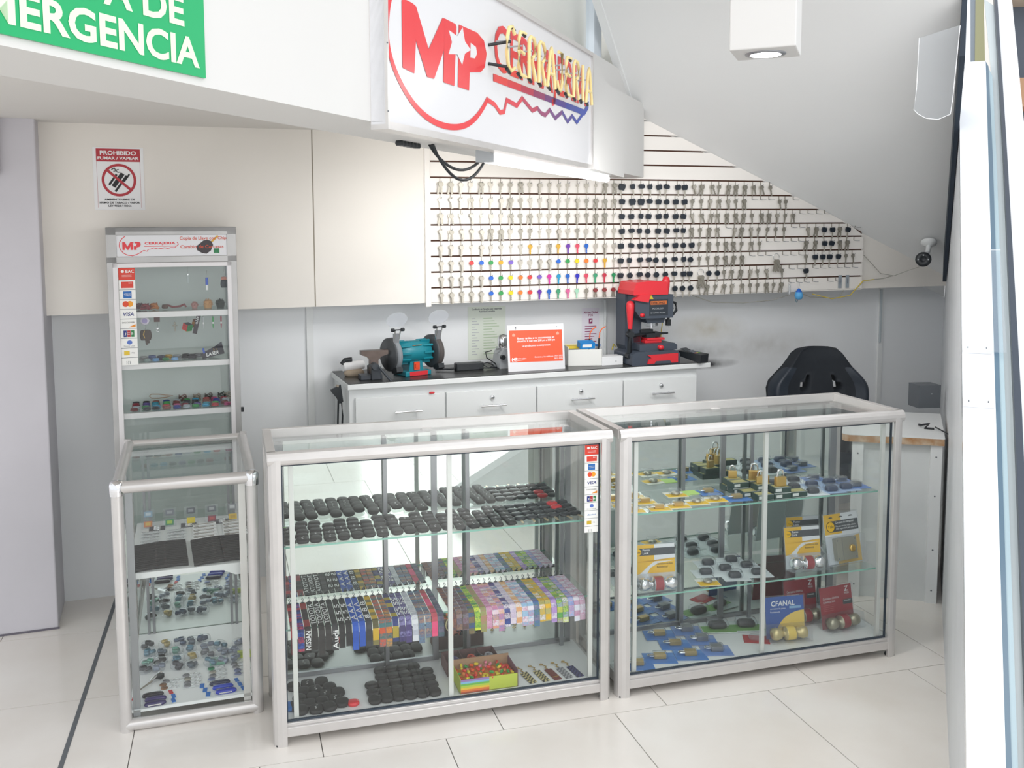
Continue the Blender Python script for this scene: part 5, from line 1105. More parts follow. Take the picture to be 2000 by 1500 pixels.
for x in (.004, W_ - .008):
    b = MB(); b.box(x, .03, .08, x + .004, Dd - .03, 1.6, GL); b.build('side_glass', Dr)
for z in (1.378, 1.162, .953, .70, .45):
    b = MB(); b.box(.03, .03, z - .004, W_ - .03, Dd - .03, z + .002, GLS); sh = b.build('shelf', Dr)
    b = MB(); b.box(.03, .012, z - .022, W_ - .03, .03, z + .001, DW); b.build('shelf_rail', sh)
def putD(bb, nm, u, o, z, label, cat, group=None, rz=0): return tag(bb.build(nm, None, fD.p(u - u0, o, z), fD.a + rz), label, cat, group)
def ux(px): return u0 + (px - 205) / 256 * (u1 - u0)
def fuzzy(h, r, n=90):
    bb = MB(); m_ = M('fluff_' + h, h, .9); bb.dome(r * .8, r * .8, r * 1.5, m_, 2.2, 12)
    for i in range(n):
        a, c_ = rn.uniform(0, 2 * pi), rn.uniform(-.3, 1); q = math.sqrt(max(0, 1 - c_ * c_)); d_ = Vector((cos(a) * q, sin(a) * q, c_)); p = Vector((0, 0, r * .9))
        bb.tube([p + d_ * r * .5, p + d_ * r * rn.uniform(.95, 1.12)], .0022, m_, 3, r2=.0004)
    return bb
zz = 1.3805
putD(fuzzy('c99a6a', .022), 'pompom', ux(402), .10, zz, 'tan fluffy pompom on the top shelf of the tall cabinet', 'pompom')
putD(fuzzy('3a4038', .022), 'pompom', ux(428), .10, zz, 'dark green-black fluffy pompom on the top shelf of the tall cabinet', 'pompom')
putD(fuzzy('b98a84', .016), 'pompom', ux(375), .12, zz, 'dusty pink fluffy pompom on the top shelf of the tall cabinet', 'pompom')
for i, (px, h, nm_) in enumerate(((275, '8a3038', 'maroon'), (292, 'b8702f', 'rust and pink'), (262, '6a3a44', 'dark wine'))): 
    bb = MB()
    for q in range(5): bb.tube([(.0 + .02 * cos(a + q) * (1 - .1 * q), .014 * sin(a), .008 + .004 * q + .003 * sin(3 * a)) for a in (0, .8, 1.6, 2.4, 3.2, 4, 4.8, 5.6)], .004, M('band_' + h, h, .6), 5, closed=True)
    putD(bb, 'hair_band', ux(px), .09 + .015 * i, zz, nm_ + ' coiled hair band on the top shelf of the tall cabinet', 'hair band')
bb = MB(); bb.tube([(-.045, 0, .008), (-.03, 0, .018), (-.01, 0, .01), (.02, 0, .012), (.038, 0, .02), (.044, 0, .008)], .005, M('brown_red_band', '7f3a3c', .6), 6); bb.dome(.013, .012, .018, M('brown_knot', '5f4538', .7), 3, X=T(-.042, 0, .004)); putD(bb, 'strap_keyring', ux(335), .10, zz, 'red and brown strap keyring on the top shelf of the tall cabinet', 'keyring')
def hanger(u, o, z, fn, nm, label, cat, group='charms hanging in the tall cabinet'):
    root = tag(empty(nm, fD.p(u - u0, o, z), fD.a), label, cat, group); bb = MB(); bb.tube([(0, 0, 0), (.0015, 0, -.008), (-.001, 0, -.016), (0, 0, -.026)], .001, CHROME, 4); bb.build('chain', root); bb = MB(); fn(bb); bb.build('pendant', root); return root
hanger(ux(363), .10, 1.565, lambda bb: (bb.tube([(0, 0, -.03), (0, 0, -.075)], .004, GLP, 8), bb.dome(.004, .004, .01, CHROME, 2, X=T(0, 0, -.04))), 'clear_charm', 'clear charm hanging at the top centre of the tall cabinet', 'charm')
hanger(ux(401), .09, 1.545, lambda bb: (bb.tube([(0, 0, -.03), (0, 0, -.062)], .006, M('cobalt', '1f4fc0', .3), 10), bb.tube([(0, 0, -.062), (0, 0, -.085)], .005, PAPER, 10)), 'blue_lighter_charm', 'blue tube charm hanging at the top of the tall cabinet', 'charm')
hanger(ux(437), .08, 1.545, lambda bb: (bb.dome(.017, .01, .034, DNAVY, 2.2, X=T(0, 0, -.075)), bb.dome(.012, .008, .014, M('salmon_plush', 'd08a7a', .8), 2.2, X=T(-.002, 0, -.042))), 'plush_charm', 'dark round charm with salmon top hanging at the right of the tall cabinet', 'charm')
hz = 1.356
hanger(ux(273), .07, hz + .012, lambda bb: (bb.lathe([(.018, 0), (.02, .004), (.016, .008), (.0001, .008)], M('pale_lilac_plastic', 'e4deec', .4), 8, X=T(0, 0, -.03) @ rot('X', 90)), bb.lathe([(.011, .0085), (.0001, .009)], M('lilac_face', 'a99acc', .4), 14, X=T(0, 0, -.03) @ rot('X', 90))), 'octagon_charm', 'white octagonal charm with lilac centre in the tall cabinet', 'charm')
hanger(ux(297), .07, hz + .01, lambda bb: bb.box(-.012, -.002, -.035, .012, .002, -.002, M('brown_leather', '5a3a34', .6)), 'leather_charm', 'square brown leather charm in the tall cabinet', 'charm')
hanger(ux(298), .09, hz - .02, lambda bb: (bb.dome(.007, .005, .01, CHROME, 2, X=T(0, 0, -.04)), bb.tube([(-.006, 0, -.045), (.006, 0, -.05)], .003, CHROME, 5)), 'metal_charm', 'small silver charm below the leather one in the tall cabinet', 'charm')
hanger(ux(274), .06, hz - .035, lambda bb: (bb.dome(.024, .012, .044, M('brown_plush', '54463f', .9), 2.2, X=T(0, 0, -.065)), bb.ribbon([(-.004, -.055), (-.009, -.04), (-.004, -.024)], .003, M('yellow_trim', 'cfa63a', .5), -.0125), bb.tube([(0, 0, -.06), (.004, 0, -.085)], .005, M('brown_plush', '54463f', .9), 6), bb.tube([(.008, 0, -.06), (.012, 0, -.078)], .005, M('brown_plush', '54463f', .9), 6)), 'plush_charm', 'brown fluffy charm with a yellow crescent in the tall cabinet', 'charm')
hanger(ux(333), .09, hz, lambda bb: (bb.tube([(0, 0, -.03), (0, 0, -.07)], .003, STEEL, 6), bb.tube([(-.01, 0, -.045), (.01, 0, -.045)], .003, STEEL, 6), bb.tube([(-.006, 0, -.035), (.006, 0, -.035)], .003, STEEL, 6)), 'dagger_charm', 'silver dagger-shaped charm in the tall cabinet', 'charm')
def cube(bb):
    bb.X = T(.004, 0, -.05) @ rot('Z', 40) @ rot('X', 20); s_ = .015; bb.cbox((0, 0, 0), (2 * s_ - .001,) * 3, BLK)
    cols_ = [('cube_green', '2f8a4a'), ('cube_red', 'c8382f'), ('cube_yellow', 'e0d030')]
    for i in range(3):
        for j in range(3):
            a = -s_ + .001 + i * .0097; c_ = -s_ + .001 + j * .0097
            bb.box(a, -s_ - .0004, c_, a + .0086, -s_, c_ + .0086, M(*cols_[0])); bb.box(s_, a, c_, s_ + .0004, a + .0086, c_ + .0086, M(*cols_[1])); bb.box(-s_ - .0004, a, c_, -s_, a + .0086, c_ + .0086, M(*cols_[1])); bb.box(a, c_, -s_ - .0004, a + .0086, c_ + .0086, -s_, M(*cols_[2]))
hanger(ux(356), .06, hz, cube, 'puzzle_cube_charm', 'green, red and yellow puzzle cube charm in the tall cabinet', 'charm')
hanger(ux(374), .08, hz + .005, lambda bb: (bb.dome(.014, .009, .026, M('honey_plush', 'b9823f', .8), 2.4, X=T(0, 0, -.06)), bb.dome(.010, .008, .016, M('brown_bear', '7a4a2c', .8), 2.2, X=T(0, 0, -.04))), 'bear_charm', 'honey-brown little plush animal charm in the tall cabinet', 'charm')
def strapc(bb):
    X = rot('Y', 14); bb.box(-.009, -.0015, -.095, .009, .0015, -.006, M('dark_wine_strap', '33242a', .6), X=X); bb.text('apyo', .012, PAPER, 0, 0, 0, X=X @ T(-.005, -.002, -.02) @ rot('Y', 90))
hanger(ux(383), .055, hz + .012, strapc, 'strap_charm', 'dark strap charm with white letters in the tall cabinet', 'charm')
for px, h, nm_ in ((391, 'c8ccd0', 'white'), (411, '2f9a4a', 'green'), (428, 'b02a4a', 'crimson')):
    hanger(ux(px), .09, hz + .014, lambda bb, h=h: (bb.tube([(0, 0, -.026), (0, 0, -.05)], .0032, M('pen_' + h, h, .3), 8), bb.tube([(0, 0, -.05), (0, 0, -.058)], .0032, PAPER, 8), bb.tube([(0, 0, -.058), (0, 0, -.078)], .0032, M('pen_' + h, h, .3), 8, r2=.001)), 'pen_charm', nm_ + ' mini pen hanging at the right of the tall cabinet', 'pen')
root = tag(empty('laser_pack', fD.p(.40, .10, 1.1645), fD.a, R(-8), R(-12)), 'dark carton of laser pointers leaning on the second shelf of the tall cabinet', 'box'); bb = MB(); bb.prism([(-.03, 0), (.065, 0), (.065, .055), (.03, .04), (-.01, .03), (-.03, .025)], .008, M('dark_purple_carton', '2c2836', .5), off=0); bb.text('LASER', .014, PAPER, -.012, -.0006, .006, bold=.02, shear=.2); bb.text('3 1', .009, M('yellow_trim', 'cfa63a', .5), .022, -.0006, .024); bb.box(-.022, -.003, .022, -.014, .004, .045, M('cobalt', '1f4fc0', .3)); bb.build('carton', root)
def coil(h, r=.016, n=3, m=0):
    bb = MB()
    for q in range(n): bb.tube([(r * (1 - .08 * q) * cos(a), r * .7 * sin(a), .005 + .006 * q) for a in [i * pi / 6 for i in range(12)]], .0034, M('bead_' + h, h, .3, .3 if m else 0), 5, closed=True)
    return bb
for i, (px, h, nm_) in enumerate(((268, '9a9a9c', 'silver'), (285, '5f6f9a', 'slate blue'), (303, '34364c', 'navy'), (318, 'b8953a', 'gold'), (335, '7f8488', 'grey'), (353, '26262a', 'black'), (366, '303038', 'charcoal'), (378, '6d7074', 'pewter'))):
    putD(coil(h, m=1), 'bracelet', ux(px), .08 + .02 * (i % 2), 1.1645, nm_ + ' bracelet coil on the second shelf of the tall cabinet', 'bracelet', 'bracelets on the second shelf')
for i, (px, h, nm_) in enumerate(((292, '6a9ac8', 'light blue'), (312, '2f7a4a', 'green'), (330, '7aa4d0', 'sky blue'), (275, '8a9a9a', 'grey-green'))):
    putD(coil(h, .012, 2), 'bracelet', ux(px), .045, 1.1645, nm_ + ' wristband at the front of the second shelf of the tall cabinet', 'bracelet', 'bracelets on the second shelf')
hc = ['7a3f3f', '8a5a50', '3a8a50', 'b04a7a', '2f8aa0', '3f3f46', '2a3a8a', '3f9ac0', '8a2a3a', '4aa050', '2b2b30', 'a8b0b8', 'b8444c', '5a4a8a']
for i in range(40):
    px = 248 + (i % 10) * 20.5; row = i // 10; h = hc[(i * 5 + row * 3) % 14]
    putD(coil(h, .014, 2 + (row > 1), 1), 'bracelet', ux(px + rn.uniform(-3, 3)), .05 + row * .038, .9555 + (0 if row < 2 else .0), 'beaded bracelet on the third shelf of the tall cabinet, %s from the left, %s row' % (order(i % 10), rows_n[row]), 'bracelet', 'bracelets on the third shelf', rn.uniform(-.4, .4))
for i, (px, h, nm_) in enumerate(((345, '6a4a40', 'brown'), (375, '8a7f70', 'taupe'), (400, '4f4a46', 'dark'), (428, '2d2f2c', 'black and gold'), (441, '8a8478', 'grey'))):
    bb = MB()
    for q in range(5): bb.tube([(.016 * cos(a + q), .010 * sin(a), .006 + .006 * q + .004 * sin(3 * a + q)) for a in [k * pi / 5 for k in range(10)]], .0025, M('braid_' + h, h, .5), 5, closed=True)
    putD(bb, 'braided_bracelet', ux(px), .20, .9555, nm_ + ' braided bracelet heap at the back of the third shelf', 'bracelet', 'braided bracelets')
bb = MB(); bb.tube([(-.06, 0, .03), (-.07, 0, .04), (-.06, 0, .048), (-.03, 0, .046), (0, 0, .04), (.03, 0, .036), (.0, 0, .03), (-.03, 0, .028)], .0025, M('tan_cord', '9a7f66', .6), 6, closed=True); putD(bb, 'cord_loop', ux(310), .18, .955, 'tan cord loop lying over the bracelets on the third shelf', 'cord')
for i in range(10):
    h = hc[(i * 3 + 1) % 14]; putD(coil(h, .014, 2, 1), 'bracelet', ux(262 + i * 19), .08, .7025, 'bracelet on the fourth shelf of the tall cabinet, %s from the left' % order(i), 'bracelet', 'bracelets on the fourth shelf')

# ================================================================== WORKBENCH
bd = .396; bu0, bu1, bz = -.47, 1.44, 1.012
def bp(u, o, z=bz): return fW.p(u, -o, z)   # o = distance in front of the upper wall plane
root = tag(empty('drawer_bench', bp(bu0, .21, 0), fW.a), 'long white drawer bench along the back wall', 'workbench')
LW = bu1 - bu0
b = MB(); b.box(.012, .012, .08, LW - .045, bd - .02, bz - .03, WHITE); b.box(.05, .03, 0, LW - .09, bd - .03, .08, M('plinth_grey', '8f9296', .6)); b.build('carcass', root)
xs = [.035, .475, .945, 1.425, 1.86]
for i in range(4):
    for k, (z0, z1) in enumerate(((.77, .94), (.60, .76), (.43, .59), (.10, .42))):
        b = MB(); b.box(xs[i] + .004, -.004, z0, xs[i + 1] - .004, .012, z1, WHITE); dw = b.build('drawer', root, bev=.0015)
        xm = (xs[i] + xs[i + 1]) / 2 + (.03 if i == 0 else 0); zc = z1 - .074
        b = MB(); b.tube([(xm - .065, -.03, zc), (xm + .065, -.03, zc)], .005, CHROME, 10)
        for q in (-.045, .045): b.tube([(xm + q, -.004, zc), (xm + q, -.03, zc)], .004, CHROME, 8)
        b.build('handle', dw)
        if i > 0:
            b = MB(); b.lathe([(.012, 0), (.012, .006), (.008, .010), (.0001, .010)], CHROME, 18, X=T(xm, -.004, z1 - .038) @ rot('X', 90)); b.box(xm - .001, -.0148, z1 - .042, xm + .001, -.0138, z1 - .034, BLK); b.build('lock', dw)
b = MB(); b.box(0, -.02, bz - .028, LW + .02, bd, bz - .003, WHITE); b.build('worktop_edge', root, bev=.002)
b = MB(); b.box(.004, -.018, bz - .003, LW + .014, bd, bz, GRAN); b.build('worktop', root)
bb = MB(); bb.dome(.014, .006, .008, RED, 2.2); tag(bb.build('red_cloth_scrap', None, bp(-.065, .217, .941), fW.a), 'small red scrap sticking out above the first drawer', 'scrap')
# welding clamps hung on the bench end
root = tag(empty('clamp_cable', bp(-.50, .16, .99), fW.a), 'black spring clamp and cable loop hanging off the left end of the bench', 'clamp cable'); b = MB(); b.prism([(-.012, .0), (.012, .01), (.022, -.07), (.005, -.08), (-.01, -.05), (-.034, -.02), (-.036, -.012)], .012, BLK, off=0); b.tube([(-.004, .006, .0), (.0, .006, .008)], .008, M('dull_tan', '9a8f80', .5), 8); b.build('clamp', root, bev=.002)
b = MB(); b.tube([(.0, .006, -.06), (-.006, .006, -.2), (-.006, .006, -.6)], .0045, BLK, 6); b.tube([(.014, .006, -.06), (.018, .006, -.14), (.008, .006, -.3), (.006, .006, -.6)], .0045, BLK, 6); b.build('cable', root)
# bench vise
VS = M('worn_steel', '6f625c', .4, .6, noise=.3, nscale=30); VD = M('dark_cast_iron', '3c4148', .5)
root = tag(empty('bench_vise', bp(-.325, .12), fW.a), 'small worn bench vise clamped to the left end of the bench', 'vise')
b = MB(); b.prism([(-.045, .105), (.055, .105), (.055, .09), (.03, .082), (.018, .07), (.018, .0), (-.012, .0), (-.012, .07), (-.022, .082), (-.045, .09)], .03, VS, off=-.01); b.build('jaw', root, bev=.0015)
b = MB(); b.box(-.012, -.03, 0, .022, .05, .045, VD); b.box(-.05, -.02, 0, .03, .03, .018, VD); b.tube([(0, -.045, .05), (0, .02, .05)], .013, VD, 12); b.build('body', root, bev=.002)
b = MB(); b.tube([(.01, -.055, .05), (.055, -.07, -.008)], .0045, VD, 8); b.lathe([(.007, -.007), (.007, .007)], VD, 10, X=T(.057, -.07, -.01)); b.build('handle_bar', root)
root.scale = (1.3, 1.3, 1.3)
# white glue bottle / putty behind the vise
root = tag(empty('tape_roll', bp(-.40, -.01), fW.a), 'white bottle with a black cap lying behind the vise', 'bottle'); b = MB(); b.tube([(-.045, 0, .045), (.06, .02, .05)], .022, PAPER, 14); b.dome(.05, .03, .03, M('tan_cloth', 'b9a894', .8), 2.5, X=T(.01, 0, 0)); b.build('bottle', root)
b = MB(); b.tube([(-.05, 0, .058), (-.035, 0, .078), (.0, .0, .08)], .011, BLK, 8); b.build('cap', root)
# bench grinder
root = tag(empty('bench_grinder', bp(-.115, .05), fW.a + R(16)), 'teal bench grinder with two grey wheels and raised eye shields', 'bench grinder')
b = MB(); X = T(0, 0, .105) @ rot('Y', 90)
b.lathe([(.030, -.085), (.045, -.075), (.05, -.04), (.052, -.03), (.052, .03), (.05, .04), (.045, .075), (.030, .085)], TEAL, 28, X=X)
for k in range(10):
    a = 2 * pi * k / 10
    for sx in (-1, 1): b.box(-.004, .043, -.004, .004, .056, .004, TEAL, X=T(sx * .055, 0, .105) @ rot('X', k * 36) @ Matrix.Scale(6, 4, (1, 0, 0)) )
b.build('motor', root)
b = MB(); b.prism([(-.04, .0), (.04, .0), (.03, .065), (-.03, .065)], .07, TEAL, off=-.035); b.box(-.065, -.055, 0, .065, .055, .022, TEAL); b.build('base', root, bev=.004)
b = MB(); b.box(-.045, -.0565, .002, .045, -.0555, .021, RED); b.build('base_label', root)
b = MB(); b.box(-.014, -.041, .026, .014, -.036, .062, M('switch_orange', 'e0502f', .35)); b.box(-.008, -.044, .034, .008, -.041, .052, M('switch_orange', 'e0502f', .35)); b.build('switch', root)
b = MB(); b.box(-.022, -.046, .138, .022, -.02, .1395, M('label_orange', 'c98a4a', .5), X=rot('X', 0)); b.build('motor_label', root)
for sx, tilt in ((-1, 0), (1, 0)):
    g = MB(); X = T(sx * .105, 0, .10) @ rot('Y', 90); cover = M('grinder_guard_grey', '55585b', .45, .3)
    g.lathe([(.001, -.020 * 1), (.03, -.021), (.032, -.017), (.07, -.017), (.076, -.012), (.077, .012), (.07, .016), (.03, .016), (.001, .016)] if sx < 0 else [(.03, -.016), (.07, -.016), (.077, -.012), (.077, .012), (.07, .017), (.032, .017), (.03, .021), (.001, .021)], cover, 32, X=X)
    gd = g.build('wheel_guard', root)
    w = MB(); w.lathe([(.0001, -.010), (.0715, -.010), (.0715, .010), (.0001, .010)], M('grind_stone', '8a8f94', .8) if sx < 0 else M('grind_stone_dark', '55504e', .8), 32, X=T(sx * .105, -.012, .10) @ rot('Y', 90)); w.build('grinding_wheel', root)
    s_ = MB(); s_.prism([(-.075, .03), (-.06, .02), (-.03, .02), (-.03, .045), (-.07, .05)], .03, BLK, plane='yz', off=sx * .105 - .015); s_.build('tool_rest', gd)
    a = MB()
    for q in (-.010, .010): a.tube([(sx * .105 + q, -.045, .16), (sx * .105 + q * 1.3, -.06, .215)], .003, CHROME, 6)
    a.box(sx * .105 - .012, -.052, .155, sx * .105 + .012, -.04, .20, ALUD)
    for q in (-.024, .024): a.lathe([(.008, -.006), (.008, .006)], BLK, 10, X=T(sx * .105 + q, -.06, .218) @ rot('Y', 90))
    a.tube([(sx * .105 - .022, -.06, .218), (sx * .105 + .022, -.06, .218)], .003, BLK, 6); a.build('shield_arm', root)
    e = MB(); e.X = T(sx * .105, -.055, .262) @ rot('X', 18); e.prism([(.052 * cos(t * pi / 12), .036 * sin(t * pi / 12)) for t in range(24)], .002, glassmat('haze_plastic', (.97, .98, 1, 1), 1.45, .1, .22) if 'haze_plastic' not in MATS else MATS['haze_plastic'], off=0); e.build('eye_shield', root)
root.scale = (1.12, 1.12, 1.06)
# power adapter
root = tag(empty('power_adapter', bp(.19, .02), fW.a + R(2)), 'black power adapter brick with coiled cable, right of the grinder', 'power adapter'); b = MB(); b.box(-.075, -.022, 0, .07, .022, .038, BLK); b.build('brick', root, bev=.004)
b = MB(); b.tube([(-.075, 0, .012), (-.12, .01, .01), (-.17, .03, .008)], .006, BLK, 6); b.tube([(.05, -.03, .01), (.09, -.05, .012), (.12, -.03, .02), (.09, -.02, .035), (.06, -.02, .03), (.09, -.03, .008), (.14, -.02, .006), (.15, .02, .02), (.11, .04, .05), (.10, .03, .08), (.13, .02, .088)], .003, BLK, 6); b.build('cable', root)
# white key duplicator behind the notice
root = tag(empty('small_key_duplicator', bp(.40, .0), fW.a), 'small grey key duplicating machine half hidden behind the orange notice', 'key machine'); b = MB(); b.prism([(-.06, 0), (.10, 0), (.10, .10), (-.035, .10), (-.05, .07)], .11, LGREY, off=-.05); b.build('body', root, bev=.006)
b = MB(); b.lathe([(.025, 0), (.03, .02), (.03, .05), (.022, .065), (.0001, .07)], CHROME, 18, X=T(-.02, 0, .10)); b.box(-.07, -.03, .096, .0, -.015, .103, CHROME); b.lathe([(.012, 0), (.012, .02)], BLK, 12, X=T(-.045, -.05, .06) @ rot('X', 90)); b.build('cutter_head', root)
# notice in acrylic stand
NO = M('notice_orange', 'ee5a34', .4)
root = tag(empty('notice_stand', bp(.50, .16), fW.a), 'white framed orange notice in an acrylic stand on the bench', 'notice'); root.scale = (1.08, 1, 1.02); X = rot('X', -6)
b = MB(); b.box(-.142, 0, .0, .142, .003, .225, SIGNW, X=X); b.box(-.14, .003, .0, .14, .05, .003, GLP); b.build('stand', root)
b = MB(); y = -.0006; b.flat([(-.132, .045), (.132, .04), (.132, .195), (-.132, .2)], NO, y=y, X=X)
b.text('Buenas tardes, si no encontramos en', .0095, PAPER, 0, y * 2, .155, 'c', X=X, width=.185, bold=.02); b.text('almuerzo, la cual sera 2:00 pm a 3:00 pm', .0095, PAPER, 0, y * 2, .142, 'c', X=X, width=.19, bold=.02); b.text('Le agradecemos su comprension', .0095, PAPER, 0, y * 2, .118, 'c', X=X, width=.14, bold=.01); b.text('Contacto y los telefonos:', .008, PAPER, .085, y * 2, .062, 'r', X=X, width=.095); b.text('7014 5453', .008, PAPER, .13, y * 2, .062, 'r', X=X, width=.04); b.text('8633 4506', .008, PAPER, .13, y * 2, .05, 'r', X=X, width=.04)
b.text('MP', .014, PAPER, -.122, y * 2, .052, X=X, bold=.04); b.text('CERRAJERIA', .006, PAPER, -.097, y * 2, .058, X=X); b.ribbon([(-.125, .06), (-.122, .05), (-.11, .046), (-.095, .052), (-.06, .054)], .0014, PAPER, y * 2, X=X)
for x_ in (-.11, .11): b.prism([(x_ - .006, .17), (x_ + .006, .17), (x_ + .008, .178), (x_, .186), (x_ - .008, .178)], -.0004, M('notice_line', 'f4a08a', .5), X=X, off=y)
b.build('notice_print', root)
b = MB(); b.tube([(-.10, -.003, .205), (-.098, -.004, .212), (-.102, -.003, .218)], .0015, GREY, 5, X=X); b.box(.105, -.001, .207, .109, .0, .211, GREY, X=X); b.build('hooks', root)
# printed papers on the lower wall
root = tag(empty('certificate_sheet', bp(.36, -.188, 1.03), fW.a), 'pale green printed certificate taped to the wall behind the bench', 'poster'); b = MB(); b.box(-.105, 0, 0, .105, .001, .28, M('pale_green_paper', 'dfe6da', .5)); b.build('sheet', root)
b = MB(); b.text('Certificado de Derecho para Desarrollar', .009, GREY, 0, -.0008, .262, 'c', width=.17, bold=.02); b.text('Actividad Lucrativa', .009, GREY, 0, -.0008, .25, 'c', width=.09, bold=.02)
for i in range(14): z = .215 - i * .0145; b.flat([(-.085, z), (-.065 + .03 * ((i * 7) % 3) / 3, z), (-.065 + .03 * ((i * 7) % 3) / 3, z + .004), (-.085, z + .004)], LGREY, y=-.0006)
g_ = MB()
for i in range(14): z = .215 - i * .0145; g_.flat([(-.02, z), (.03 + .05 * ((i * 5) % 4) / 4, z), (.03 + .05 * ((i * 5) % 4) / 4, z + .004), (-.02, z + .004)], M('pale_green_print', 'b4c8a8', .6), y=-.0006)
g_.build('green_print_column', root)
b.build('print', root)
root = tag(empty('price_sheet', bp(.965, -.188, 1.03), fW.a), 'white paper with magenta lettering taped behind the tool box', 'poster'); b = MB(); b.box(-.052, 0, 0, .052, .001, .25, M('lilac_white_paper', 'e8e4ee', .5)); b.build('sheet', root)
MG = M('magenta_print', '8f2a5f', .5); b = MB(); b.text('Afiches Digital', .011, MG, 0, -.0008, .222, 'c', width=.085, bold=.02); b.text('POS', .011, MG, 0, -.0008, .206, 'c', bold=.02); b.box(-.011, -.001, .165, .011, -.0005, .193, MG); b.flat([(-.005, .172), (.006, .178), (.004, .187), (-.004, .183)], PAPER, y=-.0015)
for i in range(7): b.flat([(-.035, .148 - i * .014), (.035 - (i % 3) * .012, .148 - i * .014), (.035 - (i % 3) * .012, .152 - i * .014), (-.035, .152 - i * .014)], MG, y=-.0008)
b.build('print', root)
b = MB(); b.tube([(0, 0, 0), (0, 0, .31)], .009, M('white_conduit', 'dfe3e4', .5), 10); tag(b.build('conduit', None, bp(1.05, -.18), 0), 'white vertical cable conduit behind the key machine', 'conduit')
# tool box and small white box
root = tag(empty('tool_bin', bp(.80, .07), fW.a + R(-12)), 'open white carton of small tools on the bench', 'box'); b = MB(); WB = M('white_carton', 'e6e6e2', .6)
for x0, x1, y0, y1, z1 in ((-.095, .085, -.05, -.047, .085), (-.095, .085, .07, .073, .10), (-.095, -.092, -.05, .073, .10), (.082, .085, -.05, .073, .085)): b.box(x0, y0, 0, x1, y1, z1, WB)
b.box(-.095, -.05, 0, .085, .07, .003, WB); b.box(-.09, .0, .085, -.02, .068, .097, M('yellow_lid', 'e3c73c', .5)); b.build('carton', root)
b = MB(); b.box(-.04, -.03, 0, .04, .02, .03, M('bright_blue_box', '1f86d0', .4)); b.box(-.028, -.0305, .008, .022, -.03, .024, PAPER)
tag(b.build('blue_box', None, bp(.80, .09, bz + .095), fW.a - R(6), rx=R(12)), 'small bright blue box with white label on top of the tool carton', 'box')
for i, dx in enumerate((.05, .105)):
    root = tag(empty('orange_tipped_pick', bp(.775 + dx, .08, bz + .075), fW.a), 'orange-handled pick standing in the tool carton, %s of two' % ('left' if i == 0 else 'right'), 'tool', 'orange picks'); b = MB(); b.tube([(0, 0, 0), (.003, 0, .06)], .005, BLK, 7); b.build('grip', root)
    b = MB(); b.tube([(.003, 0, .06), (.006, 0, .09), (.02, 0, .11), (.04, 0, .12)], .003, M('pick_orange', 'e8692f', .4), 6); b.build('tip', root)
b = MB(); b.dome(.02, .02, .05, GLP, 3, 14); b.dome(.014, .014, .012, M('sky_cap', '2f74b8', .4), 3, 14, X=T(0, 0, .05)); tag(b.build('clear_bottle', None, bp(.89, .05, bz + .04)), 'clear bottle with blue cap standing in the tool carton', 'bottle')
b = MB(); b.box(-.06, -.03, 0, .06, .04, .042, M('white_box', 'ecedee', .5)); b.box(-.0605, -.0305, .038, .0605, .0405, .045, M('white_box', 'ecedee', .5)); b.cbox((.02, -.031, .02), (.006, .001, .01), LGREY)
tag(b.build('small_white_box', None, bp(.93, .11), fW.a, bev=.002), 'small white lidded box on the bench left of the key machine', 'box')
b = MB(); b.box(-.02, -.02, 0, .02, .02, .06, GLP); b.tube([(-.01, 0, .06), (.0, 0, .09), (.01, 0, .075)], .004, M('olive_metal', 'b0a040', .4, .5), 6); tag(b.build('clear_tub', None, bp(1.01, .0)), 'clear tub with brass bits behind the small white box', 'tub')
# red and grey key cutting machine
root = tag(empty('key_cutting_machine', bp(1.16, .085), fW.a), 'red and charcoal upright key cutting machine on the right end of the bench', 'key cutting machine')
MR = M('machine_red', 'd8303a', .3)
b = MB(); b.prism([(-.145, 0), (.115, 0), (.115, .055), (.10, .075), (-.12, .075), (-.145, .062)], .20, DGREY, off=-.13); b.build('base', root, bev=.006)
b = MB(); b.prism([(-.065, .008), (.10, .008), (.10, .06), (-.065, .056), (-.045, .04), (-.06, .03)], .008, MR, off=-.137); b.prism([(-.03, .0065), (.065, .0065), (.055, .022), (-.02, .022)], .004, DGREY, off=-.1385); b.build('drawer_front', root, bev=.001)
b = MB(); b.prism([(-.09, .075), (.115, .075), (.115, .10), (.10, .112), (-.09, .112)], .15, DGREY, off=-.10); b.build('slide_table', root, bev=.004)
b = MB(); b.lathe([(.014, 0), (.014, .012), (.012, .02), (.0001, .022)], MR, 14, X=T(.02, -.10, .092) @ rot('X', 90)); b.build('table_knob', root)
b = MB(); b.box(-.04, -.06, .112, .05, .02, .128, MR); b.box(-.03, -.065, .128, .065, .02, .14, MR); b.box(-.085, -.02, .112, -.045, .03, .155, MR); b.build('clamp_base', root, bev=.002)
b = MB(); b.box(-.03, -.055, .14, .02, .0, .165, BLK); b.box(.02, -.05, .142, .05, .0, .17, BLK); b.tube([(.03, -.03, .158), (.10, -.03, .16)], .009, BLK, 8, r2=.006); b.tube([(-.13, -.06, .16), (-.03, -.04, .16)], .008, BLK, 8); b.box(-.05, -.03, .165, .02, .0, .185, BLK); b.build('clamps', root, bev=.002)
b = MB(); b.prism([(-.115, .06), (-.045, .06), (-.04, .30), (-.02, .315), (-.02, .40), (-.13, .40), (-.13, .1)], .10, DGREY, off=-.02); b.build('column', root, bev=.008)
b = MB(); b.prism([(-.09, .255), (.085, .255), (.085, .385), (-.12, .385), (-.12, .30)], .14, DGREY, off=-.11); b.prism([(-.04, .225), (.05, .225), (.06, .255), (-.05, .255)], .07, DGREY, off=-.08); b.build('head', root, bev=.006)
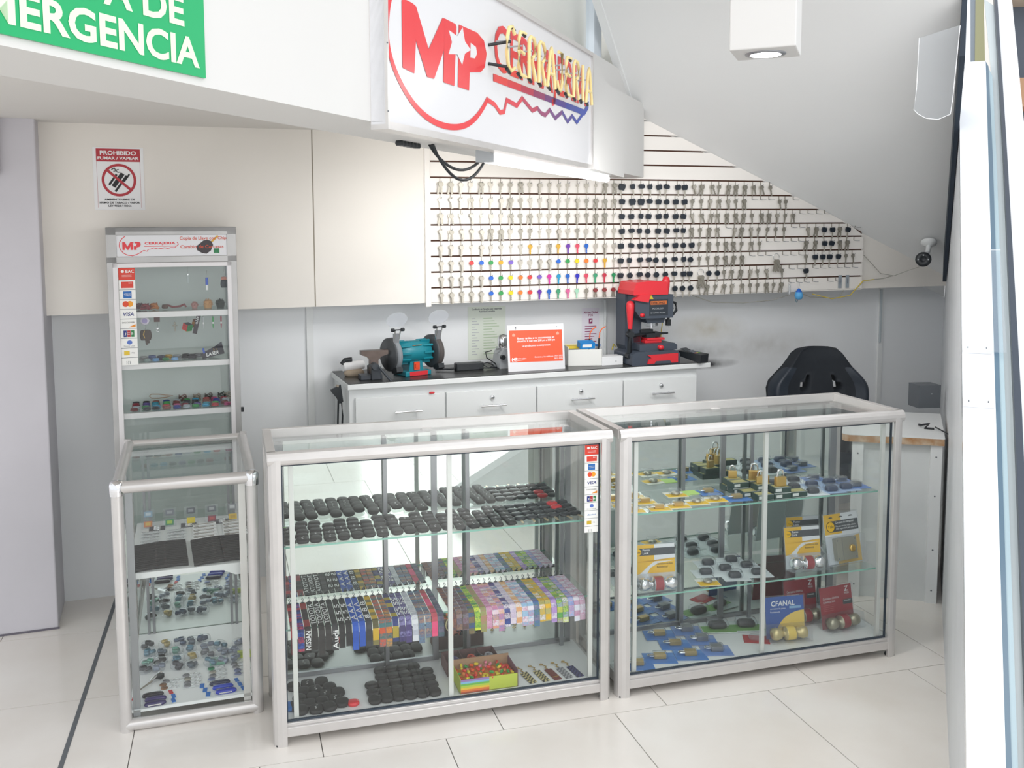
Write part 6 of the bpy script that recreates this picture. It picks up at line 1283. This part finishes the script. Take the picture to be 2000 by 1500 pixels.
b = MB(); b.prism([(-.135, .385), (.05, .385), (.05, .40), (.042, .455), (-.03, .462), (-.12, .455), (-.135, .41)], .17, MR, off=-.12); b.prism([(-.14, .36), (-.06, .345), (-.05, .385), (-.10, .39)], .03, MR, off=-.13); b.build('hood', root, bev=.006)
b = MB(); b.box(-.045, -.1115, .27, .055, -.1105, .36, M('face_plate', '2c333b', .4)); b.box(-.04, -.1122, .33, .048, -.1116, .35, M('plate_orange', 'c46a34', .4)); b.text('DERONG', .012, BLK, 0, -.1128, .334, 'c', bold=.02); b.text('MODEL 339', .008, LGREY, 0, -.1125, .305, 'c'); b.text('KEY CUTTING MACHINE', .006, LGREY, 0, -.1125, .282, 'c', width=.08)
b.flat([(-.05, .362), (-.025, .362), (-.038, .385)], M('warning_yellow', 'e8d43a', .4), y=-.1125); b.text('!', .012, BLK, -.038, -.113, .366, 'c'); b.build('face_print', root)
b = MB(); b.lathe([(.011, 0), (.011, .01), (.0001, .014)], MR, 14, X=T(-.085, -.11, .275) @ rot('X', 90)); b.build('stop_button', root)
b = MB(); b.tube([(.0, -.045, .19), (.0, -.045, .225)], .006, CHROME, 10); b.tube([(.03, -.045, .205), (.03, -.045, .225)], .006, BLK, 8); b.box(-.03, -.075, .205, .02, -.03, .225, GLP); b.build('cutter', root)
b = MB(); b.tube([(-.135, -.08, .05), (-.14, -.09, .10), (-.138, -.09, .20)], .012, BLK, 10); b.tube([(-.138, -.09, .16), (-.06, -.05, .16)], .010, BLK, 8); b.lathe([(.018, -.015), (.018, .015)], BLK, 12, X=T(-.138, -.09, .17) @ rot('X', 90)); b.lathe([(.018, -.02), (.018, .02)], BLK, 12, X=T(-.135, -.08, .05) @ rot('X', 90)); b.build('left_lever', root)
b = MB(); b.lathe([(.010, 0), (.013, .04), (.019, .11), (.02, .14), (.014, .155), (.0001, .16)], MR, 16, X=T(-.138, -.09, .195)); b.build('left_handle', root)
b = MB(); b.lathe([(.012, 0), (.014, .03), (.019, .09), (.02, .12), (.014, .14), (.0001, .145)], MR, 16, X=T(.083, -.03, .335) @ rot('Y', 2)); b.build('right_handle', root)
b = MB(); b.tube([(.09, -.05, .345), (.125, -.06, .33), (.13, -.06, .29), (.11, -.06, .265), (.09, -.06, .26), (.085, -.06, .24)], .007, BLK, 8); b.tube([(.07, -.045, .35), (.10, -.04, .34), (.115, -.04, .30), (.10, -.04, .27)], .011, BLK, 8); b.box(.075, -.07, .205, .095, -.05, .24, BLK); b.tube([(.08, -.06, .205), (.08, -.06, .19)], .0015, CHROME, 4); b.tube([(.09, -.06, .205), (.09, -.06, .19)], .0015, CHROME, 4); b.build('power_cable', root)
root.scale = (1.08, 1.0, .94)
# card terminal
root = tag(empty('card_terminal', bp(1.375, .165, bz + .018), fW.a + R(25), R(12)), 'black card payment terminal leaning at the right end of the bench', 'card terminal'); b = MB(); b.prism([(-.08, .0), (.07, .0), (.07, .022), (.0, .035), (-.075, .045)], .066, BLK, plane='yz', off=-.033); b.build('body', root, bev=.004)
b = MB(); b.cbox((0, .035, .032), (.05, .035, .001), M('screen_dark', '2a3036', .15), X=rot('X', 8))
for i in range(4):
    for j in range(3): b.cbox((-.016 + j * .016, .002 - i * .012, .0395), (.011, .008, .002), M('key_grey', '6a7078', .5) if i < 3 else M(('k_red', 'k_yel', 'k_grn')[j], ('c8382f', 'd8c030', '3a9a48')[j], .4))
b.build('keypad', root); root.scale = (1.1, 1.1, 1.0)

# ================================================================== RIGHT DESK, CHAIR, STOOL
pd = [(2.80, .52), (3.0, .335)]
fK = Frame(2.603, .61, -30.0)   # front face of the counter desk runs along local +x
root = tag(empty('counter_desk', (fK.x, fK.y, 0), fK.a), 'white counter desk with worn wooden front edge against the right wall', 'desk')
b = MB(); b.prism([(.05, .03), (.42, .03), (.50, .58), (.36, .58), (.10, .22)], .735, M('desk_panel_white', 'd9dcdc', .5, noise=.05), plane='xy', off=0); b.build('carcass', root)
for x_ in (.045, .375):
    b = MB(); b.box(x_, .012, 0, x_ + .048, .03, .735, WHITE)
    for z_ in (.68, .5, .25, .06): b.lathe([(.004, 0), (.003, .002), (.0001, .003)], GREY, 8, X=T(x_ + .024, .012, z_) @ rot('X', 90))
    b.build('corner_trim', root)
b = MB(); b.prism([(.0, .03), (.012, .008), (.03, 0), (.43, 0), (.53, .60), (.35, .60), (.02, .18)], .004, WHITE, plane='xy', off=.766); b.build('top_laminate', root)
b = MB(); b.prism([(.001, .03), (.012, .0085), (.03, .001), (.429, .001), (.529, .599), (.351, .599), (.021, .18)], .031, M('worn_wood_edge', 'a97a4c', .6, noise=.35, nscale=18, alt='cdbba4'), plane='xy', off=.735); b.build('wood_core', root)
b = MB(); b.box(-.07, -.04, 0, .05, .06, .12, M('grey_device', '6d7278', .45)); b.cbox((0, -.041, .075), (.008, .002, .006), LGREY)
tag(b.build('grey_box', None, bp(2.53, .62, .7705), R(-10), bev=.004), 'dark grey box on the counter desk by the right wall', 'box')
b = MB(); b.tube([(3.06, .66, .775), (3.04, .62, .782), (3.065, .60, .79), (3.03, .585, .775), (3.06, .56, .775)], .005, BLK, 6); b.tube([(3.075, .57, .78), (3.0, .34, .775)], .003, BLK, 6)
tag(b.build('desk_cable'), 'black cable lying at the right edge of the counter desk', 'cable')
# bucket-seat office chair
fH = Frame(*bp(2.12, .25, 0)[:2], 4.386 - 20)
root = tag(empty('racing_office_chair', (fH.x, fH.y, 0), fH.a), 'black bucket-seat office chair behind the right-hand case', 'chair')
FAB = M('black_chair_fabric', '161c24', .75, bump=.3, bscale=300); FAB2 = M('charcoal_vinyl', '252d38', .45)
def backgrid():
    """shell with two harness openings: rows of (z, halfwidth)"""
    prof = [(.45, .22), (.55, .235), (.65, .25), (.72, .262), (.79, .272), (.84, .275), (.88, .262), (.92, .225), (.96, .185), (1.0, .155), (1.03, .135), (1.055, .11), (1.065, .06)]
    return prof
bb = MB(); prof = backgrid(); N = 24
def bpnt(i, j, side):
    z, hw = prof[i]; t = -1 + 2 * j / N; x = t * hw
    dep = .05 * (abs(t) ** 3) * (1 if z < .95 else .5) + .02 * (1.065 - z)
    y = -.10 - dep if side == 0 else -.03 + .02 * (1 - t * t)
    if side == 0 and abs(t) > .96: y = -.06
    if z > 1.05: y += .02 if side == 0 else -.02
    return (x, y + (z - .6) * .12, z)
vs = [bpnt(i, j, s_) for s_ in (0, 1) for i in range(len(prof)) for j in range(N + 1)]
holes = {(i, j) for i in (3, 4, 5) for j in (7, 8, 15, 16)} - {(5, 7), (5, 16), (3, 8), (3, 15)} if False else {(5, 7), (5, 8), (6, 8), (5, 15), (5, 16), (6, 15)}
n1 = len(prof) * (N + 1); fs = []; fs2 = []
for i in range(len(prof) - 1):
    for j in range(N):
        a = i * (N + 1) + j
        if (i, j) in holes:
            for (di, dj, p_, q_) in ((0, -1, a, a + N + 1), (0, 1, a + 1, a + N + 2), (-1, 0, a, a + 1), (1, 0, a + N + 1, a + N + 2)):
                if (i + di, j + dj) not in holes: fs.append((p_, q_, q_ + n1, p_ + n1))
            continue
        q = (a, a + 1, a + N + 2, a + N + 1); (fs2 if (j < 4 or j >= N - 4) and i < 8 else fs).append(q); fs.append(tuple(v + n1 for v in q))
for i in range(len(prof) - 1):
    for j in (0, N): a = i * (N + 1) + j; fs.append((a, a + N + 1, a + N + 1 + n1, a + n1))
for j in range(N): a = (len(prof) - 1) * (N + 1) + j; fs.append((a, a + 1, a + 1 + n1, a + n1))
bb.add(vs, fs, FAB, True); bb.add(vs, fs2, FAB2, True)
o = bb.build('backrest', root); sb = o.modifiers.new('s', 'SUBSURF'); sb.levels = 1; sb.render_levels = 1
b = MB(); b.dome(.22, .22, .10, FAB2, 3.5, 24, X=T(0, -.25, .41)); b.build('seat', root)
for sx in (-1, 1):
    b = MB(); b.tube([(sx * .26, -.15, .44), (sx * .29, -.2, .60), (sx * .29, -.28, .64)], .014, BLK, 8); b.box(sx * .29 - .035, -.36, .635, sx * .29 + .035, -.14, .66, BLK); b.build('armrest', root, bev=.004)
b = MB(); b.tube([(0, -.27, .1), (0, -.27, .42)], .025, BLK, 12); b.build('gas_column', root)
for k in range(5):
    a = R(72 * k + 20); b = MB(); b.tube([(0, -.27, .11), (.22 * cos(a), -.25 + .22 * sin(a), .07)], .022, BLK, 8, r2=.014); lg = b.build('leg', root)
    b = MB(); b.lathe([(.026, -.02), (.026, .02)], BLK, 12, X=T(.22 * cos(a), -.25 + .22 * sin(a), .03) @ rot('X', 90)); b.build('castor', lg)
# small round stool beside the desk
root = tag(empty('round_stool', (2.33, .83, 0)), 'grey round-seated stool behind the right end of the right-hand case', 'stool'); b = MB(); b.lathe([(.0001, .60), (.15, .60), (.16, .615), (.155, .635), (.0001, .64)], M('stool_grey', '7f8a90', .5), 28); b.build('seat', root)
for k in range(4):
    a = R(45 + 90 * k); b = MB(); b.tube([(.09 * cos(a), .09 * sin(a), .60), (.17 * cos(a), .17 * sin(a), .0)], .012, ALUD, 8); b.build('leg', root)
b = MB(); b.tube([(.135 * cos(a * pi / 10), .135 * sin(a * pi / 10), .22) for a in range(20)], .008, ALUD, 6, closed=True); b.build('foot_ring', root)

drop_unused()
bpy.context.view_layer.update()
